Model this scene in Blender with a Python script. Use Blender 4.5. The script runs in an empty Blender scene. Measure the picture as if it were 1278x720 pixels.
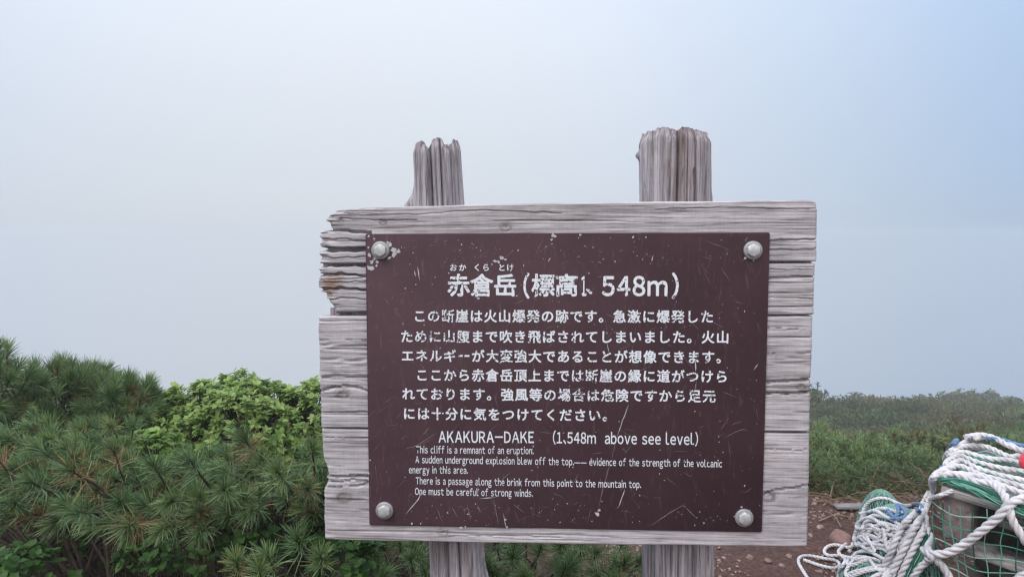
import bpy, math, random
import numpy as np
from mathutils import Vector

# ------------------------------------------------------------------ camera, sky, sun, exposure
S = bpy.context.scene
COL = S.collection
PITCH = math.radians(4.03)
CAM = np.array([0.0, 0.0, 1.3])
FWD = np.array([0, math.cos(PITCH), -math.sin(PITCH)])
UPV = np.array([0, math.sin(PITCH), math.cos(PITCH)])
cam_d = bpy.data.cameras.new('camera')
cam_d.sensor_width = 36; cam_d.lens = 24.0
cam_d.clip_start = 0.05; cam_d.clip_end = 2000
cam = bpy.data.objects.new('camera', cam_d); COL.objects.link(cam)
cam.location = CAM
cam.rotation_euler = (math.pi/2 - PITCH, 0, 0)
cam_d.dof.use_dof = False
S.camera = cam

SUN_EL, SUN_AZ = math.radians(52), math.radians(-128)     # azimuth from +Y towards +X: behind and left of the camera
sun_dir = np.array([math.sin(SUN_AZ)*math.cos(SUN_EL), math.cos(SUN_AZ)*math.cos(SUN_EL), math.sin(SUN_EL)])
W = bpy.data.worlds.new('World'); S.world = W; W.use_nodes = True
nt = W.node_tree; N = nt.nodes; L = nt.links
bg = N['Background']; bg.inputs['Strength'].default_value = 0.1
sky = N.new('ShaderNodeTexSky'); sky.sky_type = 'NISHITA'; sky.sun_disc = False
sky.sun_elevation = SUN_EL; sky.sun_rotation = SUN_AZ; sky.dust_density = 4; sky.altitude = 1500
tc = N.new('ShaderNodeTexCoord')
def wmath(op, a, b=None, clamp=False):
    n = N.new('ShaderNodeMath'); n.operation = op; n.use_clamp = clamp
    for i, v in enumerate((a, b)):
        if v is None: continue
        if isinstance(v, (int, float)): n.inputs[i].default_value = v
        else: L.new(v, n.inputs[i])
    return n.outputs[0]
def wdot(vec):
    n = N.new('ShaderNodeVectorMath'); n.operation = 'DOT_PRODUCT'
    L.new(tc.outputs['Generated'], n.inputs[0]); n.inputs[1].default_value = vec
    return n.outputs['Value']
# cloud layer: an overcast deck, pale, bluer away from its bright side
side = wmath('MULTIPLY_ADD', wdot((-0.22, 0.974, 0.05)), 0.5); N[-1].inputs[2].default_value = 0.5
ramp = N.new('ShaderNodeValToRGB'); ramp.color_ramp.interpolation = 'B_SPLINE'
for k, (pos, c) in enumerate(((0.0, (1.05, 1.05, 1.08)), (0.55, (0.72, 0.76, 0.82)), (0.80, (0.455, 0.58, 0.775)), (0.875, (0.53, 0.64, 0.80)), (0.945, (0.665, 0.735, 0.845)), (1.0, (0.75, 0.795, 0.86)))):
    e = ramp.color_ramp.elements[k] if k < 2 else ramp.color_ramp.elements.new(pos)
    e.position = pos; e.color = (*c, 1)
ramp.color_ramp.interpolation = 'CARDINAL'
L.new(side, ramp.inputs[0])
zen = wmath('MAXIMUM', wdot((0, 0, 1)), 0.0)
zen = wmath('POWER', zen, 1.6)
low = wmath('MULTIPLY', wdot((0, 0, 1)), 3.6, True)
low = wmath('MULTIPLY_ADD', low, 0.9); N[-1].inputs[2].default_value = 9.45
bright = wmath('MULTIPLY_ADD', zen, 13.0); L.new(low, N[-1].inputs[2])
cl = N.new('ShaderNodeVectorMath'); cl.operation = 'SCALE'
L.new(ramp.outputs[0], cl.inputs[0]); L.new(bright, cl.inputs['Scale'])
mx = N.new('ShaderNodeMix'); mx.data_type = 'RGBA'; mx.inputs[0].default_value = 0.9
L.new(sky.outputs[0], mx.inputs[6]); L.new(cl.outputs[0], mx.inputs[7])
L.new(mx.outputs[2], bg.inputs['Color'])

sun_l = bpy.data.lights.new('sun', 'SUN'); sun_l.energy = 1.5; sun_l.angle = math.radians(20); sun_l.color = (1.0, 0.965, 0.93)
sun = bpy.data.objects.new('sun', sun_l); COL.objects.link(sun)
sun.rotation_euler = Vector(sun_dir).to_track_quat('Z', 'Y').to_euler()

S.view_settings.view_transform = 'Standard'; S.view_settings.look = 'None'
S.view_settings.exposure = 0.0; S.view_settings.gamma = 1.0; S.view_settings.use_curve_mapping = False
S.render.engine = 'CYCLES'
S.cycles.use_denoising = True
S.cycles.max_bounces = 8; S.cycles.diffuse_bounces = 4; S.cycles.volume_bounces = 6
S.cycles.transparent_max_bounces = 16
S.cycles.filter_width = 1.3

rng = np.random.default_rng(7)
random.seed(7)

# ------------------------------------------------------------------ measuring helpers (pixel of the photo + depth -> metres)
def ray(px, py):
    px = np.asarray(px, float); py = np.asarray(py, float)
    d = FWD[None, :] + ((np.atleast_1d(px)-639)/852)[:, None]*np.array([1., 0, 0]) - ((np.atleast_1d(py)-360)/852)[:, None]*UPV
    return d
def P(px, py, depth):
    d = ray(px, py)[0]
    return CAM + d*(depth/d[1])

# ------------------------------------------------------------------ noise
def _hash(ix, iy, seed):
    h = (ix.astype(np.int64)*374761393 + iy.astype(np.int64)*668265263 + seed*974711) & 0xffffffff
    h = ((h ^ (h >> 13))*1274126177) & 0xffffffff
    return ((h ^ (h >> 16)) & 0xffff)/65535.0
def noise2(x, y, seed=0):
    x = np.asarray(x, float); y = np.asarray(y, float)
    ix = np.floor(x); iy = np.floor(y); fx = x-ix; fy = y-iy
    fx = fx*fx*(3-2*fx); fy = fy*fy*(3-2*fy)
    a = _hash(ix, iy, seed); b = _hash(ix+1, iy, seed); c = _hash(ix, iy+1, seed); d = _hash(ix+1, iy+1, seed)
    return (a*(1-fx)+b*fx)*(1-fy)+(c*(1-fx)+d*fx)*fy
def fbm(x, y, seed=0, oct=4):
    s = 0; a = 0.5; t = 0
    for i in range(oct):
        s = s+a*noise2(np.asarray(x)*2**i, np.asarray(y)*2**i, seed+i*17); t += a; a *= 0.5
    return s/t
def sstep(a, b, x):
    t = np.clip((np.asarray(x, float)-a)/(b-a), 0, 1); return t*t*(3-2*t)

# ------------------------------------------------------------------ mesh helpers
def mesh_obj(name, v, f, mat=None, parent=None, smooth=False, fmat=None, attr=None):
    """v (n,3); f: list of arrays of faces (m,3)/(m,4) or list of index lists"""
    me = bpy.data.meshes.new(name)
    v = np.asarray(v, np.float32)
    if isinstance(f, np.ndarray): f = [f]
    if f and isinstance(f[0], np.ndarray):
        loops = np.concatenate([a.reshape(-1) for a in f]).astype(np.int32)
        tot = np.concatenate([np.full(len(a), a.shape[1], np.int32) for a in f])
    else:
        loops = np.array([i for a in f for i in a], np.int32); tot = np.array([len(a) for a in f], np.int32)
    st = np.concatenate([[0], np.cumsum(tot)[:-1]]).astype(np.int32)
    me.vertices.add(len(v)); me.vertices.foreach_set('co', v.reshape(-1))
    me.loops.add(len(loops)); me.loops.foreach_set('vertex_index', loops)
    me.polygons.add(len(tot)); me.polygons.foreach_set('loop_start', st); me.polygons.foreach_set('loop_total', tot)
    if smooth: me.polygons.foreach_set('use_smooth', np.ones(len(tot), bool))
    if mat is not None:
        for m in (mat if isinstance(mat, (list, tuple)) else [mat]): me.materials.append(m)
    if fmat is not None: me.polygons.foreach_set('material_index', np.asarray(fmat, np.int32))
    me.update(calc_edges=True)
    if attr:
        for k, a in attr.items():
            at = me.attributes.new(k, 'FLOAT', 'POINT'); at.data.foreach_set('value', np.asarray(a, np.float32))
    me.validate()
    o = bpy.data.objects.new(name, me); COL.objects.link(o)
    if parent is not None: o.parent = parent
    return o
class MB:
    def __init__(s): s.v = []; s.f = {3: [], 4: []}; s.n = 0; s.t = []
    def add(s, v, f, t=0.0):
        v = np.asarray(v, float).reshape(-1, 3); f = np.asarray(f, np.int64)
        s.v.append(v); s.f[f.shape[1]].append(f+s.n); s.n += len(v)
        s.t.append(np.broadcast_to(np.asarray(t, float), (len(v),)))
    def build(s, name, mat, parent=None, smooth=False):
        v = np.concatenate(s.v); f = [np.concatenate(a) for a in s.f.values() if a]
        return mesh_obj(name, v, f, mat, parent, smooth, attr={'tone': np.concatenate(s.t)})
def tag(o, label=None, cat=None, group=None, kind=None):
    if label: o['label'] = label
    if cat: o['category'] = cat
    if group: o['group'] = group
    if kind: o['kind'] = kind
    return o
def empty(name, loc, label, cat, group=None, rotz=0):
    o = bpy.data.objects.new(name, None); COL.objects.link(o)
    o.location = loc; o.rotation_euler = (0, 0, rotz); o.empty_display_size = 0.1
    return tag(o, label, cat, group)
def grid_faces(nr, nc, wrap=False):
    r = np.arange(nr-1)[:, None]; c = np.arange(nc if wrap else nc-1)[None, :]
    c2 = (c+1) % nc
    return np.stack([(r*nc+c), (r*nc+c2), ((r+1)*nc+c2), ((r+1)*nc+c)], -1).reshape(-1, 4)
def catmull(p, ds):
    p = np.asarray(p, float)
    if len(p) == 2: p = np.array([p[0], (p[0]+p[1])/2, p[1]])
    q = np.vstack([2*p[0]-p[1], p, 2*p[-1]-p[-2]]); out = []
    for i in range(1, len(q)-2):
        a, b, c, d = q[i-1:i+3]
        n = max(2, int(np.linalg.norm(c-b)/ds)+1)
        t = np.linspace(0, 1, n, endpoint=False)[:, None]
        out.append(0.5*((2*b)+(c-a)*t+(2*a-5*b+4*c-d)*t*t+(3*b-a-3*c+d)*t**3))
    out.append(p[-1:])
    o = np.vstack(out)
    s = np.concatenate([[0], np.cumsum(np.linalg.norm(np.diff(o, axis=0), axis=1))])
    m = max(3, int(s[-1]/ds)+1); si = np.linspace(0, s[-1], m)
    return np.stack([np.interp(si, s, o[:, k]) for k in range(3)], 1)
def sweep(mb, path, rad, sides=6, lobes=0, pitch=0.1, tone=0.0):
    """tube along path; lobes>0 gives a laid rope of that many strands"""
    p = np.asarray(path, float); n = len(p)
    T = np.gradient(p, axis=0); T /= np.linalg.norm(T, axis=1)[:, None]+1e-12
    Nn = np.zeros_like(p); a = np.array([0, 0, 1.]) if abs(T[0][2]) < 0.9 else np.array([1., 0, 0])
    v = a-T[0]*(a@T[0]); v /= np.linalg.norm(v); Nn[0] = v
    for i in range(1, n):
        v = v-T[i]*(v@T[i]); v /= np.linalg.norm(v)+1e-12; Nn[i] = v
    B = np.cross(T, Nn)
    th = np.arange(sides)/sides*2*math.pi
    rad = np.broadcast_to(np.asarray(rad, float), (n,))
    R = np.repeat(rad[:, None], sides, 1)
    ang = np.repeat(th[None], n, 0)
    if lobes:
        s = np.concatenate([[0], np.cumsum(np.linalg.norm(np.diff(p, axis=0), axis=1))])
        tw = 2*math.pi*s/pitch
        ang = ang+tw[:, None]
        R = R*(0.62+0.42*np.abs(np.sin(lobes/2*th))[None]**0.75)
    V = p[:, None]+R[..., None]*(np.cos(ang)[..., None]*Nn[:, None]+np.sin(ang)[..., None]*B[:, None])
    mb.add(V.reshape(-1, 3), grid_faces(n, sides, True), tone)
    for e, rev in ((0, True), (n-1, False)):
        c = np.vstack([V[e], p[e][None]]); k = np.arange(sides)
        f = np.stack([k, (k+1) % sides, np.full(sides, sides)], 1)
        mb.add(c, f[:, ::-1] if rev else f, tone)

# ------------------------------------------------------------------ material helpers
def new_mat(name):
    m = bpy.data.materials.new(name); m.use_nodes = True
    t = m.node_tree; b = t.nodes['Principled BSDF']
    return m, t, b
def nd(t, typ, **kw):
    n = t.nodes.new(typ)
    for k, v in kw.items():
        if k in ('inp',):
            for i, val in v.items():
                if hasattr(val, 'is_output') or isinstance(val, bpy.types.NodeSocket): t.links.new(val, n.inputs[i])
                else: n.inputs[i].default_value = val
        else: setattr(n, k, v)
    return n
def cramp(t, fac, stops, interp='LINEAR'):
    r = nd(t, 'ShaderNodeValToRGB'); e = r.color_ramp; e.interpolation = interp
    while len(e.elements) < len(stops): e.elements.new(0.5)
    for k, (p, c) in zip(e.elements, stops):
        k.position = p; k.color = (*c, 1) if len(c) == 3 else c
    t.links.new(fac, r.inputs[0]); return r.outputs[0]
def mapped(t, scale, loc=(0, 0, 0), coord='Object'):
    c = nd(t, 'ShaderNodeTexCoord'); m = nd(t, 'ShaderNodeMapping', inp={0: c.outputs[coord]})
    m.inputs['Scale'].default_value = scale; m.inputs['Location'].default_value = loc
    return m.outputs[0]
def noise(t, vec, scale, detail=4, rough=0.6, dist=0.0):
    n = nd(t, 'ShaderNodeTexNoise', inp={'Vector': vec, 'Scale': scale, 'Detail': detail, 'Roughness': rough, 'Distortion': dist})
    return n.outputs['Fac']
def mixc(t, fac, a, b, mode='MIX'):
    n = nd(t, 'ShaderNodeMix', data_type='RGBA', blend_type=mode)
    for i, v in ((0, fac), (6, a), (7, b)):
        if isinstance(v, bpy.types.NodeSocket): t.links.new(v, n.inputs[i])
        elif isinstance(v, (int, float)): n.inputs[i].default_value = v
        else: n.inputs[i].default_value = (*v, 1)
    return n.outputs[2]
def bump(t, b, h, strength, dist):
    n = nd(t, 'ShaderNodeBump', inp={'Height': h, 'Strength': strength, 'Distance': dist})
    t.links.new(n.outputs[0], b.inputs['Normal'])

def wood_mat(name, along='X', light=(0.61, 0.575, 0.605), dark=(0.20, 0.178, 0.19), brown=(0.24, 0.17, 0.14), brown_amt=0.25, rnd=0.0):
    m, t, b = new_mat(name)
    sc = {'X': (3.0, 3.0, 130), 'Z': (110, 110, 3.2)}[along]
    sc2 = {'X': (9, 9, 320), 'Z': (300, 300, 9)}[along]
    sc3 = {'X': (1.5, 1.5, 9), 'Z': (10, 10, 1.8)}[along]
    oi = nd(t, 'ShaderNodeObjectInfo'); off = nd(t, 'ShaderNodeCombineXYZ', inp={0: oi.outputs['Random'], 1: oi.outputs['Random'], 2: oi.outputs['Random']})
    def vec(s):
        c = nd(t, 'ShaderNodeTexCoord'); a = nd(t, 'ShaderNodeVectorMath', operation='MULTIPLY_ADD', inp={0: off.outputs[0], 1: (7, 5, 3), 2: c.outputs['Object']})
        mm = nd(t, 'ShaderNodeMapping', inp={0: a.outputs[0]}); mm.inputs['Scale'].default_value = s
        return mm.outputs[0]
    g1 = noise(t, vec(sc), 1.0, 6, 0.65, 0.6)
    g2 = noise(t, vec(sc2), 1.0, 4, 0.7)
    st = noise(t, vec(sc3), 1.6, 5, 0.6, 0.4)
    c1 = cramp(t, g1, [(0.22, dark), (0.40, tuple(0.55*l+0.45*d for l, d in zip(light, dark))), (0.56, light), (0.8, tuple(min(1, l*1.14) for l in light))])
    c2 = cramp(t, g2, [(0.34, (0.22, 0.21, 0.22)), (0.47, (0.92, 0.92, 0.93)), (0.75, (1.12, 1.12, 1.14))])
    c = mixc(t, 0.85, c1, c2, 'MULTIPLY')
    if along == 'X':   # faint saw marks across the grain
        saw = cramp(t, noise(t, vec((420, 420, 16)), 1.0, 2, 0.5), [(0.36, (0.80, 0.80, 0.81)), (0.56, (1.03, 1.03, 1.03))])
        c = mixc(t, 0.3, c, saw, 'MULTIPLY')
        ka = nd(t, 'ShaderNodeAttribute', attribute_name='knot')
        c = mixc(t, ka.outputs['Fac'], c, (0.15, 0.115, 0.105))
    bm = cramp(t, st, [(0.52, (0, 0, 0)), (0.72, (1, 1, 1))])
    bm2 = nd(t, 'ShaderNodeMath', operation='MULTIPLY', inp={0: bm, 1: brown_amt})
    c = mixc(t, bm2.outputs[0], c, brown)
    gr = cramp(t, noise(t, vec((5, 5, 5)), 2.0, 5, 0.7), [(0.35, (0.82, 0.82, 0.83)), (0.65, (1.04, 1.04, 1.04))])
    c = mixc(t, 1.0, c, gr, 'MULTIPLY')
    if along == 'X':
        cc = nd(t, 'ShaderNodeTexCoord'); ds = nd(t, 'ShaderNodeVectorMath', operation='DISTANCE', inp={0: cc.outputs['Object'], 1: (-0.538, 0.005, 1.197)})
        nn = noise(t, vec((30, 30, 60)), 1.5, 4, 0.7)
        sm = nd(t, 'ShaderNodeMath', operation='MULTIPLY_ADD', inp={0: ds.outputs['Value'], 1: -12.0, 2: nn})
        c = mixc(t, cramp(t, sm.outputs[0], [(0.12, (0, 0, 0)), (0.42, (0.7, 0.7, 0.7))]), c, (0.26, 0.12, 0.06))
    t.links.new(c, b.inputs['Base Color'])
    b.inputs['Roughness'].default_value = 0.9; b.inputs['Specular IOR Level'].default_value = 0.15
    h = nd(t, 'ShaderNodeMath', operation='MULTIPLY_ADD', inp={0: g2, 1: 0.6, 2: g1})
    bump(t, b, h.outputs[0], 0.4 if along == 'X' else 0.8, 0.0018 if along == 'X' else 0.004)
    return m
M_BOARD = wood_mat('weathered board wood', 'X')
M_POST = wood_mat('weathered post wood', 'Z', light=(0.56, 0.515, 0.55), dark=(0.09, 0.075, 0.078), brown=(0.17, 0.105, 0.09), brown_amt=0.8)
M_LUMBER = wood_mat('grey lumber', 'X', light=(0.40, 0.38, 0.37), dark=(0.14, 0.12, 0.12), brown_amt=0.2)

def plain_mat(name, col, rough=0.6, var=0.25, scale=20, bumpd=0.0, metal=0.0, spec=0.3):
    m, t, b = new_mat(name)
    n = noise(t, mapped(t, (1, 1, 1)), scale, 5, 0.65)
    c = cramp(t, n, [(0.3, tuple(x*(1-var) for x in col)), (0.7, tuple(min(1, x*(1+var)) for x in col))])
    t.links.new(c, b.inputs['Base Color']); b.inputs['Roughness'].default_value = rough
    b.inputs['Metallic'].default_value = metal; b.inputs['Specular IOR Level'].default_value = spec
    if bumpd: bump(t, b, n, 0.8, bumpd)
    return m
BROWN = (0.071, 0.040, 0.048)
def plate_mat():
    m, t, b = new_mat('brown sign paint')
    v = mapped(t, (1, 1, 1))
    a = noise(t, v, 3.0, 5, 0.65); f = noise(t, v, 260, 3, 0.7)
    c = cramp(t, a, [(0.3, tuple(x*0.76 for x in BROWN)), (0.7, tuple(x*1.22 for x in BROWN))])
    c = mixc(t, cramp(t, f, [(0.66, (0, 0, 0)), (0.76, (0.35, 0.35, 0.35))]), c, (0.22, 0.17, 0.19))
    sc = noise(t, mapped(t, (40, 40, 7)), 3.0, 4, 0.75, 0.8)
    c = mixc(t, cramp(t, sc, [(0.58, (0, 0, 0)), (0.76, (0.5, 0.5, 0.5))]), c, (0.19, 0.145, 0.155))
    t.links.new(c, b.inputs['Base Color'])
    r = cramp(t, a, [(0.3, (0.6, 0.6, 0.6)), (0.7, (0.75, 0.75, 0.75))]); t.links.new(r, b.inputs['Roughness'])
    b.inputs['Specular IOR Level'].default_value = 0.12
    bump(t, b, f, 0.15, 0.0004)
    return m
M_PLATE = plate_mat()
M_CHIP = plain_mat('bare primer', (0.50, 0.50, 0.53), 0.7, 0.25, 150)
M_SCRATCH = plain_mat('scratched paint', (0.21, 0.17, 0.185), 0.7, 0.4, 150)
def letter_mat(name, thr, scale):
    m, t, b = new_mat(name)
    v = mapped(t, (1, 1, 1))
    a = noise(t, v, scale, 3, 0.6); g = noise(t, v, 9, 3, 0.6)
    s = nd(t, 'ShaderNodeMath', operation='MULTIPLY_ADD', inp={0: g, 1: 0.55, 2: a})
    f = cramp(t, s.outputs[0], [(thr, (0, 0, 0)), (thr+0.045, (1, 1, 1))])
    c = mixc(t, f, (0.80, 0.83, 0.90), BROWN)
    t.links.new(c, b.inputs['Base Color']); b.inputs['Roughness'].default_value = 0.55; b.inputs['Specular IOR Level'].default_value = 0.25
    return m
M_TITLE = letter_mat('worn title paint', 0.862, 170)
M_LETTER = letter_mat('worn white lettering', 0.868, 210)
M_LATIN = letter_mat('white latin lettering', 0.91, 230)
M_WASH = plain_mat('dull zinc washer', (0.36, 0.36, 0.38), 0.55, 0.2, 70, 0.0004, 0.5, 0.5)
M_ZINC = plain_mat('zinc bolt', (0.60, 0.60, 0.61), 0.5, 0.3, 60, 0.0004, 0.55, 0.5)
def rope_mat(name, col):
    m, t, b = new_mat(name)
    v = mapped(t, (1, 1, 1)); n = noise(t, v, 14, 5, 0.65); f = noise(t, v, 420, 2, 0.6)
    c = cramp(t, n, [(0.28, tuple(x*0.45 for x in col)), (0.45, tuple(x*0.85 for x in col)), (0.65, tuple(min(1, x*1.1) for x in col))])
    t.links.new(c, b.inputs['Base Color']); b.inputs['Roughness'].default_value = 0.75; b.inputs['Specular IOR Level'].default_value = 0.2
    bump(t, b, f, 0.6, 0.0012)
    return m
M_ROPE = rope_mat('white rope', (0.68, 0.66, 0.69))
M_BLUE = rope_mat('blue rope', (0.16, 0.27, 0.46))

M_NETPALE = plain_mat('pale green net twine', (0.19, 0.36, 0.30), 0.6, 0.4, 40)
M_NET_ = None
M_FLOAT = plain_mat('red plastic float', (0.75, 0.05, 0.09), 0.35, 0.08, 8, 0, 0, 0.5)
M_STONE = plain_mat('pinkish stone', (0.27, 0.215, 0.21), 0.9, 0.55, 26, 0.004, 0, 0.2)
M_GRAVEL = plain_mat('gravel chips', (0.29, 0.21, 0.19), 0.9, 0.6, 45, 0.002, 0, 0.2)
M_ROCK = plain_mat('reddish rock', (0.25, 0.155, 0.135), 0.9, 0.35, 25, 0.004, 0, 0.2)
M_STRAW = plain_mat('dry straw', (0.22, 0.165, 0.105), 0.8, 0.5, 12)
M_BARK = plain_mat('pine bark', (0.075, 0.055, 0.045), 0.9, 0.4, 40, 0.003)

def foliage_mat(name, stops, transl=0.25, rough=0.55, spec=0.25):
    """stops: colours of single leaves, picked by the attribute 'tone' (which leaf it is)"""
    m, t, b = new_mat(name)
    a = nd(t, 'ShaderNodeAttribute', attribute_name='tone')
    oi = nd(t, 'ShaderNodeObjectInfo')
    c = cramp(t, a.outputs['Fac'], stops)
    hs = nd(t, 'ShaderNodeMapRange', inp={0: oi.outputs['Random'], 3: 0.92, 4: 1.16})
    c = mixc(t, 1.0, c, nd(t, 'ShaderNodeCombineXYZ', inp={0: hs.outputs[0], 1: hs.outputs[0], 2: hs.outputs[0]}).outputs[0], 'MULTIPLY')
    t.links.new(c, b.inputs['Base Color']); b.inputs['Roughness'].default_value = rough; b.inputs['Specular IOR Level'].default_value = spec
    tr = nd(t, 'ShaderNodeBsdfTranslucent', inp={0: c})
    ms = nd(t, 'ShaderNodeMixShader', inp={0: transl, 1: b.outputs[0], 2: tr.outputs[0]})
    t.links.new(ms.outputs[0], t.nodes['Material Output'].inputs[0])
    return m
M_NEEDLE = foliage_mat('pine needles', [(0.0, (0.072, 0.128, 0.060)), (0.35, (0.14, 0.23, 0.10)), (0.62, (0.215, 0.315, 0.135)), (0.78, (0.30, 0.34, 0.125)), (0.86, (0.26, 0.17, 0.08)), (1.0, (0.25, 0.11, 0.06))], 0.15, 0.42, 0.45)
M_LEAF = foliage_mat('broad leaves', [(0.0, (0.15, 0.26, 0.07)), (0.5, (0.30, 0.44, 0.13)), (1.0, (0.46, 0.58, 0.23))], 0.42)
M_HERB = foliage_mat('dark herb leaves', [(0.0, (0.022, 0.06, 0.014)), (0.6, (0.042, 0.10, 0.022)), (1.0, (0.07, 0.145, 0.03))], 0.3)
M_GRASS = foliage_mat('grass blades', [(0.0, (0.045, 0.075, 0.022)), (0.6, (0.10, 0.13, 0.05)), (1.0, (0.24, 0.20, 0.10))], 0.3)
M_NET = foliage_mat('green net twine', [(0.0, (0.012, 0.085, 0.055)), (0.5, (0.04, 0.20, 0.14)), (0.85, (0.14, 0.34, 0.27)), (1.0, (0.42, 0.52, 0.49))], 0.1)
M_HILL = foliage_mat('hill scrub leaves', [(0.0, (0.048, 0.062, 0.026)), (0.45, (0.115, 0.135, 0.048)), (0.75, (0.165, 0.145, 0.065)), (0.92, (0.16, 0.105, 0.06)), (1.0, (0.19, 0.11, 0.065))], 0.2)

# ------------------------------------------------------------------ ground
def height(x, y):
    x = np.asarray(x, float); y = np.asarray(y, float)
    yy = y - 0.12*np.clip(x-2, 0, 40)*0.0
    z = np.interp(yy, [-200, 3.55, 3.9, 6, 10, 20, 42, 50, 60, 90, 140, 400], [0, 0, -0.06, -0.86, -1.95, -4.45, -9.45, -12.0, -17, -40, -70, -220])
    und = (fbm(x*0.11+3, y*0.11, 5, 3)-0.5)*sstep(5, 16, y)*2.0 + (fbm(x*0.35, y*0.35, 9, 3)-0.5)*sstep(3.4, 6, y)*0.5
    fine = (fbm(x*3, y*3, 21, 4)-0.5)*0.05
    return z+und*np.exp(-np.clip(y-60, 0, 200)/40)+fine
def graded(lo, a, b, hi, ds):
    mid = np.arange(a, b, ds); out = [mid]
    s = ds; x = b; r = []
    while x < hi: r.append(x); s *= 1.14; x += s
    r.append(hi); s = ds; x = a-ds; l = []
    while x > lo: l.append(x); s *= 1.14; x -= s
    l.append(lo)
    return np.concatenate([np.array(l)[::-1], mid, np.array(r)])
gx = graded(-85, -1.2, 2.6, 85, 0.03); gy = graded(-25, 1.2, 4.2, 92, 0.03)
GX, GY = np.meshgrid(gx, gy)
GZ = height(GX, GY) + (fbm(GX*16, GY*16, 33, 3)-0.5)*0.018*((GY > 1) & (GY < 5))
def ground_mat():
    m, t, b = new_mat('soil')
    c = nd(t, 'ShaderNodeTexCoord'); v = c.outputs['Object']
    n1 = noise(t, v, 2.5, 6, 0.65); n2 = noise(t, v, 45, 5, 0.7); n3 = noise(t, v, 0.5, 4, 0.6)
    soil = cramp(t, n2, [(0.28, (0.055, 0.028, 0.024)), (0.5, (0.115, 0.062, 0.053)), (0.72, (0.19, 0.125, 0.11))])
    soil = mixc(t, cramp(t, n1, [(0.4, (0, 0, 0)), (0.65, (0.5, 0.5, 0.5))]), soil, (0.07, 0.05, 0.04))
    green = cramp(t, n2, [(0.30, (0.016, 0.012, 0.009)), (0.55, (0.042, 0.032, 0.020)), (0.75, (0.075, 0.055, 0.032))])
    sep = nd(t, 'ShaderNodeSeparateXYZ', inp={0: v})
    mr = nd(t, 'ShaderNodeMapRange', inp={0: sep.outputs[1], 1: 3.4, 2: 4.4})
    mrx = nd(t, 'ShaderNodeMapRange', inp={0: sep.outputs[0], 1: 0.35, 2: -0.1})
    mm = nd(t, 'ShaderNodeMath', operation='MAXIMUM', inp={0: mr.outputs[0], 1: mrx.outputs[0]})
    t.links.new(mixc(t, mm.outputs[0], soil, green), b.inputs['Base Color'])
    b.inputs['Roughness'].default_value = 0.95; b.inputs['Specular IOR Level'].default_value = 0.15
    bump(t, b, n2, 1.0, 0.012)
    return m
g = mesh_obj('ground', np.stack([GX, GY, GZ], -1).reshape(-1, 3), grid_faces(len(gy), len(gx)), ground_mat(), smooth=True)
tag(g, 'bare reddish soil falling away into the foggy slope', 'ground', kind='structure')

# ------------------------------------------------------------------ haze: one closed box of fog, sky outside
hz = np.array([[x, y, z] for z in (-46, 2.6) for y in (-26, 94) for x in (-87, 87)], float)
hm = bpy.data.materials.new('fog'); hm.use_nodes = True
ht = hm.node_tree; ht.nodes.remove(ht.nodes['Principled BSDF'])
pv = ht.nodes.new('ShaderNodeVolumePrincipled'); pv.inputs['Color'].default_value = (0.955, 0.972, 1.0, 1); pv.inputs['Density'].default_value = 0.0064
pv.inputs['Anisotropy'].default_value = 0.55
ht.links.new(pv.outputs[0], ht.nodes['Material Output'].inputs['Volume'])
hb = mesh_obj('haze', hz, [[0, 2, 3, 1], [4, 5, 7, 6], [0, 1, 5, 4], [2, 6, 7, 3], [0, 4, 6, 2], [1, 3, 7, 5]], hm)
tag(hb, 'pale mountain fog filling the air over the slope', 'fog', kind='stuff')

# ------------------------------------------------------------------ the sign
SA = -4.69457390e-02
SO = np.array([0.1194298, 1.55, 0.97289])
SU = np.array([math.cos(SA), math.sin(SA), 0]); SN = np.array([-math.sin(SA), math.cos(SA), 0])   # SN points away from the camera
def uv(px, py, off=0.0):
    """photo pixel -> (u, height above sign base) on the plane of the sign face, off metres behind the plate front"""
    d = ray(px, py); o = SO+SN*off
    k = ((o-CAM)@SN)/(d@SN); p = CAM+d*k[:, None]
    return np.stack([(p-SO)@SU, p[:, 2]], 1)
SIGN = empty('information_sign', (SO[0], SO[1], 0), 'weathered grey timber information sign with a brown lettered plate on two posts', 'sign', rotz=SA)

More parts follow.
